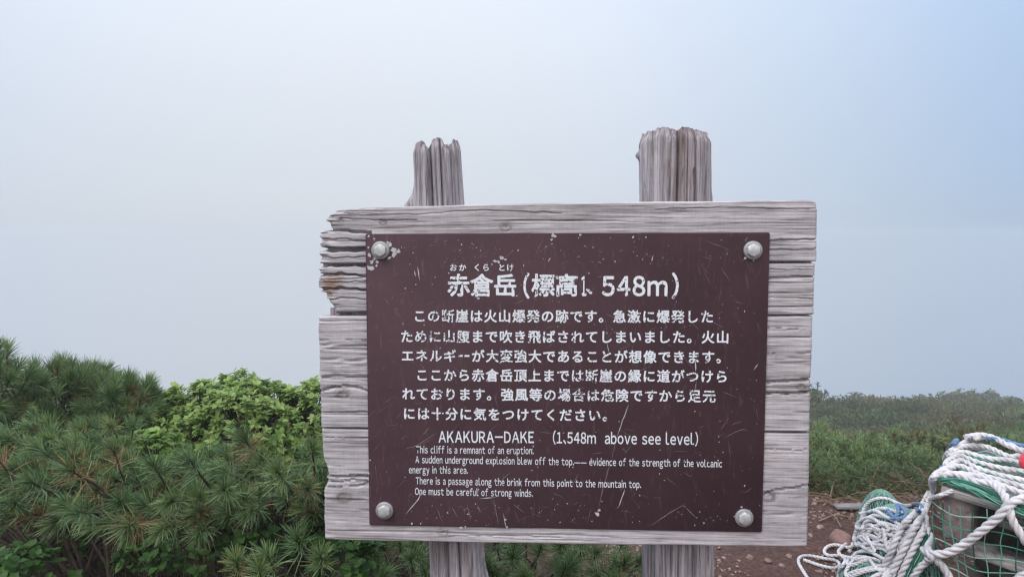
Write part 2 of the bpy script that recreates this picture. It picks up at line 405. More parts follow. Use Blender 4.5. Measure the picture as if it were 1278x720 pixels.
PLO = 0.004     # board face behind the plate front
def polydist(U, V, line):
    d = np.full(U.shape, 9.0)
    for (a, b) in zip(line[:-1], line[1:]):
        ab = b-a; t = np.clip(((U-a[0])*ab[0]+(V-a[1])*ab[1])/(ab@ab+1e-12), 0, 1)
        d = np.minimum(d, np.hypot(U-a[0]-ab[0]*t, V-a[1]-ab[1]*t))
    return d
def plank(top, bot, lft, rgt, cracks, knots, seed, push=0.0, rough=1.0, nr=100, nc=620):
    tp = uv([p[0] for p in top], [p[1] for p in top], PLO); bt = uv([p[0] for p in bot], [p[1] for p in bot], PLO)
    lf = uv([p[0] for p in lft], [p[1] for p in lft], PLO); rg = uv([p[0] for p in rgt], [p[1] for p in rgt], PLO)
    s = np.linspace(0, 1, nc)
    s = np.sort(np.concatenate([np.linspace(0, 0.16, nc//3), np.linspace(0.16, 0.84, nc-2*(nc//3)+2)[1:-1], np.linspace(0.84, 1, nc//3)])); nc = len(s)
    t = np.linspace(0, 1, nr)
    t = 0.5-0.5*np.cos(math.pi*t)*(1-0.0); t = 0.6*np.linspace(0, 1, nr)+0.4*t
    T, Sx = np.meshgrid(t, s, indexing='ij')
    umin, umax = lf[:, 0].min(), rg[:, 0].max()
    # a first guess of u for the edge curves, then exact
    U = umin+(umax-umin)*Sx
    for _ in range(2):
        Vt = np.interp(U, tp[:, 0], tp[:, 1]); Vb = np.interp(U, bt[:, 0], bt[:, 1])
        V = Vb+(Vt-Vb)*T
        lo = np.argsort(lf[:, 1]); ro = np.argsort(rg[:, 1])
        Lx = np.interp(V, lf[lo, 1], lf[lo, 0]) + (noise2(V*900, V*0, seed)-0.5)*0.003*rough
        Rx = np.interp(V, rg[ro, 1], rg[ro, 0]) + (noise2(V*400, V*0, seed+3)-0.5)*0.0006
        U = Lx+(Rx-Lx)*Sx
    V = V+(noise2(U*14, V*0+2, seed+5)-0.5)*0.0016*np.where(T < 0.5, 1-2*T, 2*T-1)
    # relief: grain ridges, edge wear, cracks, knots
    warp = (fbm(U*2.5, V*9, seed+8, 3)-0.5)*0.018
    gr = fbm(U*5, (V+warp)*190, seed+11, 3); gr2 = fbm(U*9, (V+warp)*420, seed+14, 2)
    D = (0.5-gr)*0.0007+(0.5-gr2)*0.0011
    D += np.clip(0.27-fbm(U*2.2, (V+warp)*260, seed+41, 2), 0, 1)*0.045
    W_ = (Vt-Vb); KN = np.zeros_like(U)
    ed = np.minimum(T*W_, (1-T)*W_); eu = np.minimum(Sx*(Rx-Lx), (1-Sx)*(Rx-Lx))
    D += 0.005*(1-sstep(0, 0.003, ed))+0.005*(1-sstep(0, 0.005, eu))
    D += 0.006*rough*(1-sstep(0, 0.03, Sx*(Rx-Lx)))*noise2(V*260, V*0, seed+19)
    for (ln, w, dep) in cracks:
        l2 = uv([p[0] for p in ln], [p[1] for p in ln], PLO)
        # ragged line
        q = np.linspace(0, 1, 40); acc = np.linspace(0, 1, len(l2))
        l3 = np.stack([np.interp(q, acc, l2[:, 0]), np.interp(q, acc, l2[:, 1])], 1)
        l3[:, 1] += (fbm(l3[:, 0]*60, l3[:, 0]*0, seed+23, 2)-0.5)*0.004
        d = polydist(U, V, l3); ww = w*0.00091*(0.6+0.8*noise2(U*50, V*3, seed+29))
        D += dep*np.exp(-(d/ww)**4)
    for (kx, ky, kr) in knots:
        c = uv(kx, ky, PLO)[0]; r = np.hypot((U-c[0])*0.7, V-c[1])/(kr*0.0018)
        D += 0.0007*np.sin(r*9)*np.exp(-r*r*0.9)+0.002*np.exp(-(r*2.4)**2)
        KN = np.maximum(KN, (0.35+0.45*(np.sin(r*8+fbm(U*80, V*80, seed+71, 2)*5) > 0.2))*np.exp(-(r*1.15)**4)*sstep(0.25, 0.6, fbm(U*120, V*300, seed+72, 3)+0.25))
    D = D-0.0002+push
    D = np.maximum(D, -0.0012)
    front = np.stack([U, PLO+D, V], -1).reshape(-1, 3)
    back = np.stack([U, np.full_like(U, PLO+0.042), V], -1).reshape(-1, 3)
    n = len(front); F = grid_faces(nr, nc)
    per = np.concatenate([np.arange(nc), np.arange(1, nr)*nc+nc-1, (nr-1)*nc+np.arange(nc-2, -1, -1), np.arange(nr-2, 0, -1)*nc])
    pn = np.roll(per, -1)
    side = np.stack([per, per+n, pn+n, pn], 1)
    faces = np.concatenate([F, F[:, ::-1]+n, side])
    return np.vstack([front, back]), faces, np.concatenate([KN.ravel(), KN.ravel()])
TOP = [(396, 264), (421, 261.5), (500, 257.5), (700, 253.5), (1022, 249.5)]
S12 = [(396, 329), (456, 329), (700, 328), (958, 326.5), (1022, 326)]; S12b = [(396, 330.0), (456, 330.0), (900, 329), (1022, 328.8)]
S23 = [(396, 391), (412, 389.5), (456, 389), (958, 393), (1022, 393)]; S23b = [(396, 395.5), (430, 394.6), (456, 394.2), (958, 394.5), (1022, 394.5)]
S34 = [(396, 534), (456, 534.5), (1022, 539)]; S34b = [(396, 535.9), (1022, 540.9)]
BOT = [(396, 673), (405, 673.5), (560, 677), (800, 680.5), (1014, 682.5)]
planks = [
 dict(top=TOP, bot=S12, seed=101, push=0.0,
      lft=[(430, 257), (420, 262), (412, 268), (407, 272), (406, 275), (411, 278), (412, 282), (413, 285), (412, 287), (402, 288.5), (399, 290), (398, 296), (401, 300), (398, 304), (399, 308), (402, 311), (397, 313), (398, 318), (400, 322), (398, 331)],
      rgt=[(1014, 249), (1019, 253), (1020.5, 262), (1020, 300), (1020, 327)],
      cracks=[([(408, 287), (430, 288), (462, 291)], 3.2, 0.018), ([(399, 311), (425, 312), (458, 311)], 5, 0.034), ([(955, 300), (1022, 299)], 1.5, 0.008), ([(955, 311), (990, 312), (1022, 311)], 1.2, 0.006),
              ([(404, 299), (430, 298), (456, 301)], 1.6, 0.008), ([(430, 266), (520, 268), (600, 262), (700, 266)], 1.1, 0.004), ([(424, 272), (450, 274), (520, 275)], 1.2, 0.005), ([(398, 320), (420, 322), (456, 320)], 1.6, 0.008),
              ([(820, 262), (900, 258), (1010, 262)], 1.0, 0.004)],
      knots=[(631, 283, 7), (425, 275, 4), (478, 277, 5)]),
 dict(top=S12b, bot=S23, seed=202, push=0.0012,
      lft=[(398, 329), (397, 335), (399, 342), (397, 348), (396, 355), (397, 360), (399, 364), (406, 366), (407, 372), (411, 376), (413, 380), (417, 384), (417, 388), (413, 391), (412, 397)],
      rgt=[(1019, 326), (1018, 335), (1017, 360), (1016.5, 395)],
      cracks=[([(399, 331), (425, 331), (458, 331)], 4.6, 0.034), ([(400, 343), (425, 342), (458, 345)], 3, 0.02), ([(398, 361), (425, 360), (458, 362)], 3, 0.02), ([(404, 352), (430, 353), (458, 351)], 1.5, 0.006),
              ([(408, 374), (430, 372), (458, 374)], 1.3, 0.005), ([(955, 346), (1020, 345)], 1.5, 0.007), ([(955, 336), (985, 337), (1020, 336)], 1.0, 0.005), ([(955, 371), (1020, 373)], 0.9, 0.004)],
      knots=[(412, 368, 3)]),
 dict(top=S23b, bot=S34, seed=303, push=0.0006, rough=0.3,
      lft=[(400, 393), (397, 396), (396.5, 410), (398, 440), (398, 470), (399, 489), (400, 510), (400, 536)],
      rgt=[(1015, 393), (1014.5, 430), (1012.5, 475), (1012, 490), (1011, 541)],
      cracks=[([(396, 472), (420, 469), (440, 470), (462, 471)], 2.0, 0.012), ([(398, 489), (414, 484), (430, 481), (445, 483), (462, 489)], 2.0, 0.012), ([(955, 478), (985, 476), (1015, 473)], 2.4, 0.014), ([(955, 491), (985, 491.5), (1015, 489)], 3.0, 0.018),
              ([(955, 410), (1015, 412)], 0.9, 0.004), ([(955, 442), (1015, 440)], 0.9, 0.004), ([(398, 425), (430, 423), (460, 426)], 0.9, 0.004), ([(402, 515), (462, 513)], 0.9, 0.004)],
      knots=[(427, 492, 8), (1000, 482, 6)]),
 dict(top=S34b, bot=BOT, seed=404, push=0.0, rough=0.4,
      lft=[(401, 534), (402, 560), (404, 575), (408, 584), (409, 590), (407, 596), (409, 601), (405, 608), (404, 614), (404, 640), (405, 676)],
      rgt=[(1011, 539), (1010.5, 590), (1009, 640), (1008, 684)],
      cracks=[([(406, 591), (420, 596), (440, 593), (462, 595)], 2.2, 0.012), ([(408, 599), (425, 602), (440, 598), (462, 602)], 2.0, 0.010), ([(406, 607), (425, 608), (462, 604)], 1.6, 0.008), ([(945, 620), (965, 612), (985, 609), (1012, 605)], 2.0, 0.010),
              ([(400, 545), (462, 547)], 0.9, 0.004), ([(945, 560), (1012, 562)], 0.9, 0.004), ([(560, 669), (640, 668), (700, 671)], 1.2, 0.005)],
      knots=[(428, 620, 10), (960, 619, 9), (553, 664, 7)]),
]
for d in planks:
    lab = None
    v, f, kn = plank(**d)
    mesh_obj('board_plank', v, f, M_BOARD, SIGN, smooth=True, attr={'knot': kn})

# added strips behind the seams, blocking light so the gaps read dark
for (xa, ya, xb, yb, hw) in ((413, 391, 1008, 393.5, 7), (404, 330, 1012, 327, 5), (406, 535, 1004, 540, 5)):
    bq = uv([xa, xb, xb, xa], [ya-hw, yb-hw, yb+hw, ya+hw], 0.034)
    mesh_obj('seam_light_block', [[q[0], y, q[1]] for y in (0.030, 0.0455) for q in bq], [[0, 3, 2, 1], [4, 5, 6, 7], [0, 1, 5, 4], [1, 2, 6, 5], [2, 3, 7, 6], [3, 0, 4, 7]], M_POST, SIGN)
# posts
def post(cx_top, cx_bot, r_top, r_bot, ytop, seed, bumps, grooves, n=220, rows=150):
    th = np.arange(n)/n*2*math.pi
    yc = PLO+0.043+max(r_top, r_bot)+0.004
    def lx(px, py): return uv(px, py, yc)[0]
    a = lx(cx_top, 215); b = lx(cx_bot, 700)
    ks = (a[0]-b[0])/(a[1]-b[1])
    prof = np.array([lx(px, py) for px, py in ytop])
    k = np.linspace(0, 1, rows); k = 1-(1-k)**1.5
    K, TH = np.meshgrid(k, th, indexing='ij')
    zb = -0.12
    zt0 = 1.55
    Z0 = zb+(zt0-zb)*K
    R = np.interp(Z0, [0.3, 1.5], [r_bot, r_top])
    def shape(Z, TH):
        r = np.interp(Z, [0.3, 1.5], [r_bot, r_top])
        wob = TH+0.25*(fbm(Z*1.6, TH*0, seed+2, 2)-0.5)
        f = fbm(np.cos(wob)*2.6+20, np.sin(wob)*2.6+Z*1.6, seed, 5)-0.5
        f2 = fbm(np.cos(wob)*26+50, np.sin(wob)*26+Z*1.5, seed+4, 3)-0.5
        f3 = fbm(np.cos(wob)*34+90, np.sin(wob)*34+Z*1.2, seed+7, 2)
        rr = r*(1+0.16*f+0.03*f2-1.1*np.clip(0.30-f3, 0, 1))
        for (ga, gw, gd) in grooves:
            da = (wob-ga+math.pi) % (2*math.pi)-math.pi
            rr = rr-gd*np.exp(-(da/gw)**2)*(0.6+0.8*noise2(Z*7, Z*0, seed+31))
        for (ba, bz, bw, bh, amp) in bumps:
            da = (TH-ba+math.pi) % (2*math.pi)-math.pi
            rr = rr+amp*np.exp(-(da/bw)**2-((Z-bz)/bh)**2)
        return rr
    rr = shape(Z0, TH)
    xc = b[0]+(Z0-b[1])*ks
    # top height follows the traced outline across x, with ragged splinters
    xt = (b[0]+(1.5-b[1])*ks)+shape(np.full(n, 1.5), th)*np.cos(th)
    zt = 1.3+(np.interp(xt, prof[:, 0], prof[:, 1])-1.3)*(1.55+yc+r_top*np.sin(th))/(1.55+yc)+(noise2(th*5, th*0, seed+9)-0.5)*0.009+(noise2(th*31, th*0, seed+10)-0.5)*0.004-0.022*np.clip(np.sin(th), 0, 1)
    Z = zb+(zt[None]-zb)*K
    rr = shape(Z, TH); xc = b[0]+(Z-b[1])*ks
    rr = rr*(1-0.10*sstep(0.985, 1.0, K))
    V = np.stack([xc+rr*np.cos(TH), yc+rr*np.sin(TH), Z], -1).reshape(-1, 3)
    F = [grid_faces(rows, n, True)]
    last = V[-n:]; cen = last.mean(0); vs = [V]; base = len(V)-n
    for i, (fr, dz) in enumerate(((0.82, 0.004), (0.6, 0.016), (0.35, 0.024), (0.12, 0.022))):
        ring = cen+(last-cen)*[fr, fr, 1]
        ring[:, 2] = np.interp(ring[:, 0], prof[:, 0], prof[:, 1])-dz-0.008-0.010*noise2(th*9, th*0+i, seed+13)
        nb = sum(len(x) for x in vs); kk = np.arange(n); k2 = (kk+1) % n
        F.append(np.stack([base+kk, base+k2, nb+k2, nb+kk], 1)); vs.append(ring); base = nb
    c = vs[-1].mean(0)[None]; nb = sum(len(x) for x in vs); vs.append(c); kk = np.arange(n)
    F.append(np.stack([base+kk, base+(kk+1) % n, np.full(n, nb)], 1))
    mesh_obj('post', np.vstack(vs), F, M_POST, SIGN, smooth=True)
FR = -math.pi/2
post(547, 571, 0.058, 0.071, [(515, 182), (520, 178), (528, 176), (533, 180), (538, 187), (543, 174), (548, 171), (555, 173), (558, 177), (560, 183), (564, 181), (570, 176), (576, 175), (582, 180)], 51,
     [(math.pi*1.02, 1.365, 0.22, 0.040, 0.036), (0.0, 0.42, 0.3, 0.05, 0.012)],
     [(FR-0.25, 0.10, 0.030), (FR+0.28, 0.035, 0.022), (FR+0.75, 0.05, 0.01), (FR-0.75, 0.06, 0.012), (2.0, 0.1, 0.02), (FR+0.05, 0.03, 0.007)])
post(842, 846, 0.0845, 0.087, [(794, 170), (803, 165), (812, 162), (822, 160), (835, 162), (850, 159), (862, 160), (876, 164), (884, 168), (892, 173)], 77,
     [(math.pi, 1.505, 0.10, 0.010, 0.012), (0.1, 1.40, 0.25, 0.02, 0.006)],
     [(FR-0.12, 0.035, 0.018), (FR+0.42, 0.03, 0.012), (FR-0.5, 0.03, 0.010), (FR+0.8, 0.04, 0.01), (FR-0.9, 0.05, 0.012), (1.5, 0.08, 0.02), (FR+0.15, 0.02, 0.007), (FR-0.32, 0.02, 0.006)])

# plate with chips and scratches
pc = uv([456, 961, 951, 461], [292, 290, 664, 655], 0)
def plate():
    pts = []
    rc = 0.0045
    for i in range(4):
        c = pc[i]; a = pc[i-1]-c; b = pc[(i+1) % 4]-c
        a /= np.linalg.norm(a); b /= np.linalg.norm(b)
        o = c+(a+b)*rc
        for k in np.linspace(0, 1, 8):
            ang = k*math.pi/2; pts.append(o-b*rc*math.cos(ang)-a*rc*math.sin(ang))
    pts = np.array(pts); n = len(pts)
    bev = 0.0007; cen = pts.mean(0); ins = pts-(pts-cen)/np.linalg.norm(pts-cen, axis=1)[:, None]*bev*1.4
    v = [np.stack([ins[:, 0], np.zeros(n), ins[:, 1]], 1), np.stack([pts[:, 0], np.full(n, bev), pts[:, 1]], 1), np.stack([pts[:, 0], np.full(n, 0.0032), pts[:, 1]], 1)]
    faces = [list(range(n))]
    for r in range(2): faces += [[r*n+k, (r+1)*n+k, (r+1)*n+(k+1) % n, r*n+(k+1) % n] for k in range(n)]
    faces.append([2*n+k for k in range(n)][::-1]); fm = [0]*len(faces)
    v = np.vstack(v).tolist()
    def poly(p, mi, off):
        b0 = len(v)
        for q in p: v.append([q[0], -off, q[1]])
        faces.append(list(range(b0, len(v)))); fm.append(mi)
    R = np.random.default_rng(5)
    def blob(px, py, r, mi=1, asp=1.0, rot=0.0, off=0.0004):
        c = uv(px, py)[0]; k = R.integers(6, 11); rr = r*0.00182
        an = np.sort((np.arange(k)+R.uniform(-0.35, 0.35, k))/k*2*math.pi); ra = rr*R.uniform(0.45, 1.2, k)
        x = ra*np.cos(an)*asp; y = ra*np.sin(an); cr, sr = math.cos(rot), math.sin(rot)
        poly(np.stack([c[0]+x*cr-y*sr, c[1]+x*sr+y*cr], 1), mi, off)
    def scratch(pl, w, mi=1, off=0.0003):
        q = uv([p[0] for p in pl], [p[1] for p in pl]); n_ = max(4, int(np.linalg.norm(q[-1]-q[0])/0.008))
        acc = np.linspace(0, 1, len(q)); t = np.linspace(0, 1, n_)
        c = np.stack([np.interp(t, acc, q[:, 0]), np.interp(t, acc, q[:, 1])], 1)+R.normal(0, 0.0004, (n_, 2))
        tg = np.gradient(c, axis=0); tg /= np.linalg.norm(tg, axis=1)[:, None]; nn = np.stack([-tg[:, 1], tg[:, 0]], 1)
        ww = (w*0.0018*0.5*np.sin(np.linspace(0.15, math.pi-0.1, n_))*R.uniform(0.5, 1.2, n_))[:, None]
        poly(np.vstack([c+nn*ww, (c-nn*ww)[::-1]]), mi, off)
    # chips: around the first bolt, along the top and bottom edges, scattered
    for (x, y, r) in [(461, 318, 2.2), (464, 327, 3.6), (468, 322, 3), (471, 327, 2.2), (462, 335, 3.8), (470, 332, 2.0), (487, 306, 4.2), (491, 312, 3.8), (492, 318, 3.4), (497, 314, 3.2), (484, 303, 3), (460, 309, 1.6), (467, 298, 1.4), (460, 295, 1.5), (486, 322, 2),
                      (690, 293, 2.6), (688, 299, 1.8), (693, 295, 2), (626, 322, 2.6), (618, 326, 2.4), (622, 327, 1.8), (631, 324, 2), (614, 330, 1.2), (746, 641, 2.8), (748, 636, 1.6), (556, 660, 1.8), (575, 658, 2.2), (581, 657, 1.4), (514, 653, 1.4), (525, 653, 1.4), (584, 641, 1.3),
                      (633, 657, 1.2), (631, 648, 1.2), (708, 628, 1.2), (724, 293, 1.4), (790, 296, 1.6), (806, 296, 1.2), (940, 325, 1.2), (930, 322, 1.8), (925, 632, 1.6), (506, 360, 1.0), (519, 355, 1.0), (560, 341, 0.9), (735, 341, 0.9), (460, 590, 1.4), (462, 574, 1.2), (597, 372, 1.5), (690, 365, 1.2), (645, 369, 1.1), (668, 370, 1.2), (700, 402, 1.4)]:
        blob(x, y, r, 1, R.uniform(0.9, 1.5), R.uniform(0, 3))
    for _ in range(380):
        x = R.uniform(463, 950); y = R.uniform(296, 655) if R.random() < 0.55 else (R.uniform(296, 330) if R.random() < .5 else R.uniform(628, 655))
        blob(x, y, R.uniform(0.25, 0.85), 1 if R.random() < 0.55 else 2, R.uniform(0.8, 2), R.uniform(0, 3))
    for pl, w, mi in [([(521, 333), (524, 350)], 1.6, 1), ([(517, 338), (519, 345)], 1.1, 1), ([(684, 327), (687, 322)], 1.5, 1), ([(813, 326), (815, 319)], 1.2, 1), ([(785, 505), (777, 525), (770, 545)], 1.3, 1), ([(770, 545), (763, 575)], 1.0, 2), ([(763, 575), (752, 610), (747, 636)], 1.1, 2),
                      ([(780, 610), (772, 632)], 1.3, 1), ([(868, 450), (868, 463)], 1.8, 1), ([(870, 475), (866, 490)], 1.0, 2), ([(758, 428), (760, 440)], 1.2, 1), ([(506, 642), (521, 624), (527, 612)], 1.5, 1), ([(940, 462), (946, 454)], 1.3, 1), ([(545, 540), (520, 556), (505, 560)], 1.0, 2), ([(527, 543), (536, 533)], 1.2, 2),
                      ([(812, 656), (835, 640), (856, 628)], 1.3, 2), ([(856, 633), (870, 647)], 1.2, 2), ([(905, 545), (925, 535), (935, 538)], 0.9, 2), ([(912, 530), (926, 525)], 0.9, 2), ([(583, 628), (588, 650)], 1.0, 2), ([(616, 622), (622, 655)], 1.1, 2), ([(628, 640), (632, 660)], 1.2, 1), ([(596, 630), (600, 640)], 1.0, 2), ([(564, 632), (571, 645)], 0.9, 2), ([(545, 633), (552, 650)], 0.9, 2),
                      ([(640, 628), (655, 640)], 0.9, 2), ([(785, 470), (800, 462), (815, 455)], 0.9, 2), ([(780, 480), (792, 468)], 0.9, 2), ([(640, 380), (655, 374)], 0.7, 2), ([(900, 335), (912, 352)], 0.7, 2), ([(880, 300), (910, 312)], 0.7, 2), ([(676, 302), (668, 318)], 0.7, 2), ([(598, 622), (620, 620)], 1.2, 1), ([(640, 586), (625, 600)], 0.8, 2)]:
        scratch(pl, w, mi)
    for _ in range(230):
        x = R.uniform(465, 945); y = R.uniform(300, 650); a = R.uniform(0, 3.14); l = R.uniform(4, 22)
        scratch([(x, y), (min(949, x+l*math.cos(a)), min(652, max(295, y+l*math.sin(a))))], R.uniform(0.25, 0.6), 2, 0.0002)
    return mesh_obj('sign_plate', v, faces, [M_PLATE, M_CHIP, M_SCRATCH], SIGN, fmat=fm)
PLATE = plate()

# lettering: one mesh per line of writing
_gl = {}
def glyphs(chars, offset):
    todo = [c for c in dict.fromkeys(chars) if (c, offset) not in _gl and c.strip()]
    obs = []
    for c in todo:
        cu = bpy.data.curves.new('glyph', 'FONT'); cu.body = c; cu.resolution_u = 3; cu.fill_mode = 'FRONT'
        o = bpy.data.objects.new('glyph', cu); COL.objects.link(o); obs.append((c, o, cu))
    bpy.context.view_layer.update()
    dg = bpy.context.evaluated_depsgraph_get()
    for c, o, cu in obs:
        me = bpy.data.meshes.new_from_object(o.evaluated_get(dg))
        v = np.empty(len(me.vertices)*3); me.vertices.foreach_get('co', v)
        v = v.reshape(-1, 3)[:, :2]; pf = [list(p.vertices) for p in me.polygons]; vs = []; fs = []
        for k in range(9):      # brush weight: the outline laid over itself, each layer a hair further out
            an = k*math.pi/4; r_ = 0 if k == 8 else offset
            vs.append(np.column_stack([v+[r_*math.cos(an), r_*math.sin(an)], np.full(len(v), k*0.00003)])); fs += [[i+k*len(v) for i in f] for f in pf]
        _gl[(c, offset)] = (np.vstack(vs), fs)
        bpy.data.objects.remove(o); bpy.data.curves.remove(cu); bpy.data.meshes.remove(me)
def fullw(c):
    return chr(ord(c)-0x21+0xFF01) if 0x21 <= ord(c) <= 0x7e else c
def line_frame(x0, y0, x1, y1):
    a, b = uv([x0, x1], [y0, y1]); d = b-a; l = np.linalg.norm(d); d = d/l
    return a, d, np.array([-d[1], d[0]]), l
def put(items, a, d, n, name, mat, off=-0.0006):
    V = []; F = []; k = 0
    for vv, ff in items:
        q = a+vv[:, :1]*d+vv[:, 1:2]*n
        V.append(np.stack([q[:, 0], off-vv[:, 2], q[:, 1]], 1)); F += [[i+k for i in f] for f in ff]; k += len(q)
    return mesh_obj(name, np.vstack(V), F, mat, PLATE)
REFC = '国'
def jp_line(text, x0, x1, yc0, yc1, size=None, off=0.026, mat=None, name='lettering', widths=None, squeeze=1.0):
    """text set in equal cells from x0 to x1; yc = middle of the characters at both ends"""
    t = ''.join(fullw(c) for c in text); glyphs(t+REFC, off)
    rv = _gl[(REFC, off)][0]; rv = rv[:, :2]; rc = (rv.min(0)+rv.max(0))/2; rs = (rv.max(0)-rv.min(0)).max()
    a, d, n, l = line_frame(x0, yc0, x1, yc1); cell = l/len(t)
    sc = (size*0.00182 if size else cell*0.93)/rs
    it = []
    for i, c in enumerate(t):
        if (c, off) not in _gl: continue
        v, f = _gl[(c, off)]; cx_ = (i+0.5)*cell
        w = np.stack([(v[:, 0]-rc[0])*sc*squeeze+cx_, (v[:, 1]-rc[1])*sc, v[:, 2]], 1); it.append((w, f))
    return put(it, a, d, n, name, mat or M_LETTER)
def latin_line(text, x0, x1, yb0, yb1, cap, off=0.012, gap=0.10, space=0.36, mat=None, name='lettering', items_only=False):
    """text squeezed from x0 to x1 on its base line, capital height cap (pixels)"""
    t = [fullw(c) if c not in '—、' else c for c in text]; glyphs(''.join(t)+'Ｈ', off)
    hv = _gl[('Ｈ', off)][0]; base = hv[:, 1].min(); ch = hv[:, 1].max()-base
    a, d, n, l = line_frame(x0, yb0, x1, yb1); sy = cap*0.00182/ch
    pen = 0; pl = []
    for c in t:
        if (c, off) not in _gl: pen += space; continue
        v, f = _gl[(c, off)]; w = v[:, 0].max()-v[:, 0].min()
        pl.append((v, f, pen-v[:, 0].min())); pen += w+gap
    tot = pen-gap; sx = l/tot
    it = [(np.stack([(v[:, 0]+o)*sx, (v[:, 1]-base)*sy, v[:, 2]], 1), f) for v, f, o in pl]
    return put(it, a, d, n, name, mat or M_LATIN)
jp_line('おか', 560, 583, 334, 334, size=9, off=0.024, name='reading_aid_lettering')
jp_line('くら', 590, 612, 334, 334, size=9, off=0.024, name='reading_aid_lettering')
jp_line('とけ', 621, 642, 334, 334, size=9, off=0.024, name='reading_aid_lettering')
jp_line('赤倉岳', 558, 645, 356.5, 356.5, size=27.5, off=0.026, mat=M_TITLE, name='title_lettering')
latin_line('(', 653, 661, 370, 370, 26, off=0.024, mat=M_TITLE, name='title_lettering')
jp_line('標高', 663, 722, 356.5, 356.5, size=27.5, off=0.026, mat=M_TITLE, name='title_lettering')
latin_line('1', 725, 732, 369.5, 369.5, 25, off=0.024, mat=M_TITLE, name='title_lettering')
jp_line('、', 733, 752, 357, 357, size=22, off=0.024, mat=M_TITLE, name='title_lettering')
latin_line('548m', 751, 833, 369.5, 369.5, 25, off=0.024, gap=0.09, mat=M_TITLE, name='title_lettering')
latin_line(')', 838, 847, 370, 370, 26, off=0.024, mat=M_TITLE, name='title_lettering')
for tx, xa, xb, ya, yb in (('この断崖は火山爆発の跡です。急激に爆発した', 515, 891.5, 394.5, 395.5), ('ために山腹まで吹き飛ばされてしまいました。火山', 499, 911, 420, 421),
                           ('エネルギーが大変強大であることが想像できます。', 500, 911, 444, 446), ('ここから赤倉岳頂上までは断崖の縁に道がつけら', 518, 909.5, 468, 470),
                           ('れております。強風等の場合は危険ですから足元', 501, 894, 491.5, 494.5), ('には十分に気をつけてください。', 502, 769, 516, 518.5)):
    jp_line(tx, xa, xb, ya, yb, size=15.6, name='body_lettering')
latin_line('AKAKURA-DAKE', 547.5, 666.5, 552, 552.6, 15, off=0.016, name='english_heading_lettering')
latin_line('(1、548m  above see level)', 690, 871, 552.8, 555, 14.5, off=0.014, gap=0.1, space=0.4, name='english_heading_lettering')
for tx, xa, xb, ya, yb in (('This cliff is a remnant of an eruption.', 519.5, 666, 565.2, 566.4), ('A sudden underground explosion blew off the top.—— evidence of the strength of the volcanic', 518.5, 901, 577.5, 582.8),
                           ('energy in this area.', 510.5, 584, 590.2, 590.8), ('There is a passage along the brink from this point to the mountain top.', 519, 800, 603.8, 608.6), ('One must be careful of strong winds.', 518, 665, 617, 619.6)):
    latin_line(tx, xa, xb, ya, yb, 9.2, off=0.012, gap=0.11, space=0.42, name='english_lettering')

# bolts: hexagon head on a washer
def lathe(mb, prof, cx_, cz_, n=28, hexa=0):
    prof = np.array(prof); th = np.arange(n)/n*2*math.pi
    V = []
    for r, y, hx in [(p[0], p[1], p[2] if prof.shape[1] > 2 else 0) for p in prof]:
        rr = np.full(n, r)
        if hx: m_ = (th+math.pi/6) % (math.pi/3)-math.pi/6; rr = r*math.cos(math.pi/6)/np.cos(m_)
        V.append(np.stack([cx_+rr*np.cos(th), np.full(n, y), cz_+rr*np.sin(th)], 1))
    mb.add(np.vstack(V), grid_faces(len(prof), n, True)[:, ::-1])
for (bx, by) in ((475, 312.5), (939.5, 312.5), (480, 636.5), (928.5, 645.5)):
    c = uv(bx, by)[0]
    h = MB(); lathe(h, [(0.0001, -0.0112, 0), (0.0122, -0.0111, 0), (0.0130, -0.0108, 0), (0.0150, -0.0098, 1), (0.0152, -0.0090, 1), (0.0152, -0.0035, 1)], c[0], c[1], 48)
    b_ = h.build('bolt', M_ZINC, SIGN)
    w_ = MB(); lathe(w_, [(0.004, -0.0052, 0), (0.0185, -0.0050, 0), (0.0204, -0.0040, 0), (0.0210, -0.0025, 0), (0.0210, 0.0, 0)], c[0], c[1], 40)
    w_.build('washer', M_WASH, b_, smooth=True)

exec_rest = True
# ------------------------------------------------------------------ plants
def unit(v): v = np.asarray(v, float); return v/(np.linalg.norm(v, axis=-1, keepdims=True)+1e-12)
def tuft(mb, base, axis, length=0.085, nlen=0.085, count=90, R=rng, width=0.003, dead=0.12, tone0=0.35):
    """a pine shoot: needles all round the last part of a twig, old brown ones at its foot"""
    axis = unit(axis); a = np.array([0, 0, 1.]) if abs(axis[2]) < 0.9 else np.array([1., 0, 0])
    e1 = unit(np.cross(axis, a)); e2 = np.cross(axis, e1)
    k = np.sqrt(R.uniform(0, 1, count)); ph = R.uniform(0, 2*math.pi, count)
    op = np.radians(74-54*k+R.normal(0, 11, count))
    o = base+axis*(length*k)[:, None]
    rad = e1*np.cos(ph)[:, None]+e2*np.sin(ph)[:, None]
    d = axis*np.cos(op)[:, None]+rad*np.sin(op)[:, None]
    ln = nlen*R.uniform(0.72, 1.12, count)
    w = unit(np.cross(d, R.normal(size=(count, 3))))*(width*R.uniform(0.7, 1.2, count))[:, None]*0.5
    dr = np.array([0, 0, -1.])*(ln*R.uniform(0.02, 0.16, count))[:, None]
    p0 = o; p1 = o+d*(ln*0.55)[:, None]+dr*0.2; p2 = o+d*ln[:, None]+dr
    V = np.stack([p0-w*0.8, p0+w*0.8, p1-w, p1+w, p2-w*0.3, p2+w*0.3], 1).reshape(-1, 3)
    i = np.arange(count)[:, None]*6
    F = np.concatenate([i+np.array([[0, 1, 3, 2]]), i+np.array([[2, 3, 5, 4]])])
    tn = np.clip(tone0+R.normal(0, 0.19, count), 0.0, 0.76)
    old = (R.uniform(0, 1, count) < dead*2.2*(1-k)); tn[old] = R.uniform(0.8, 1.0, old.sum())
    mb.add(V, F, np.repeat(tn, 6))
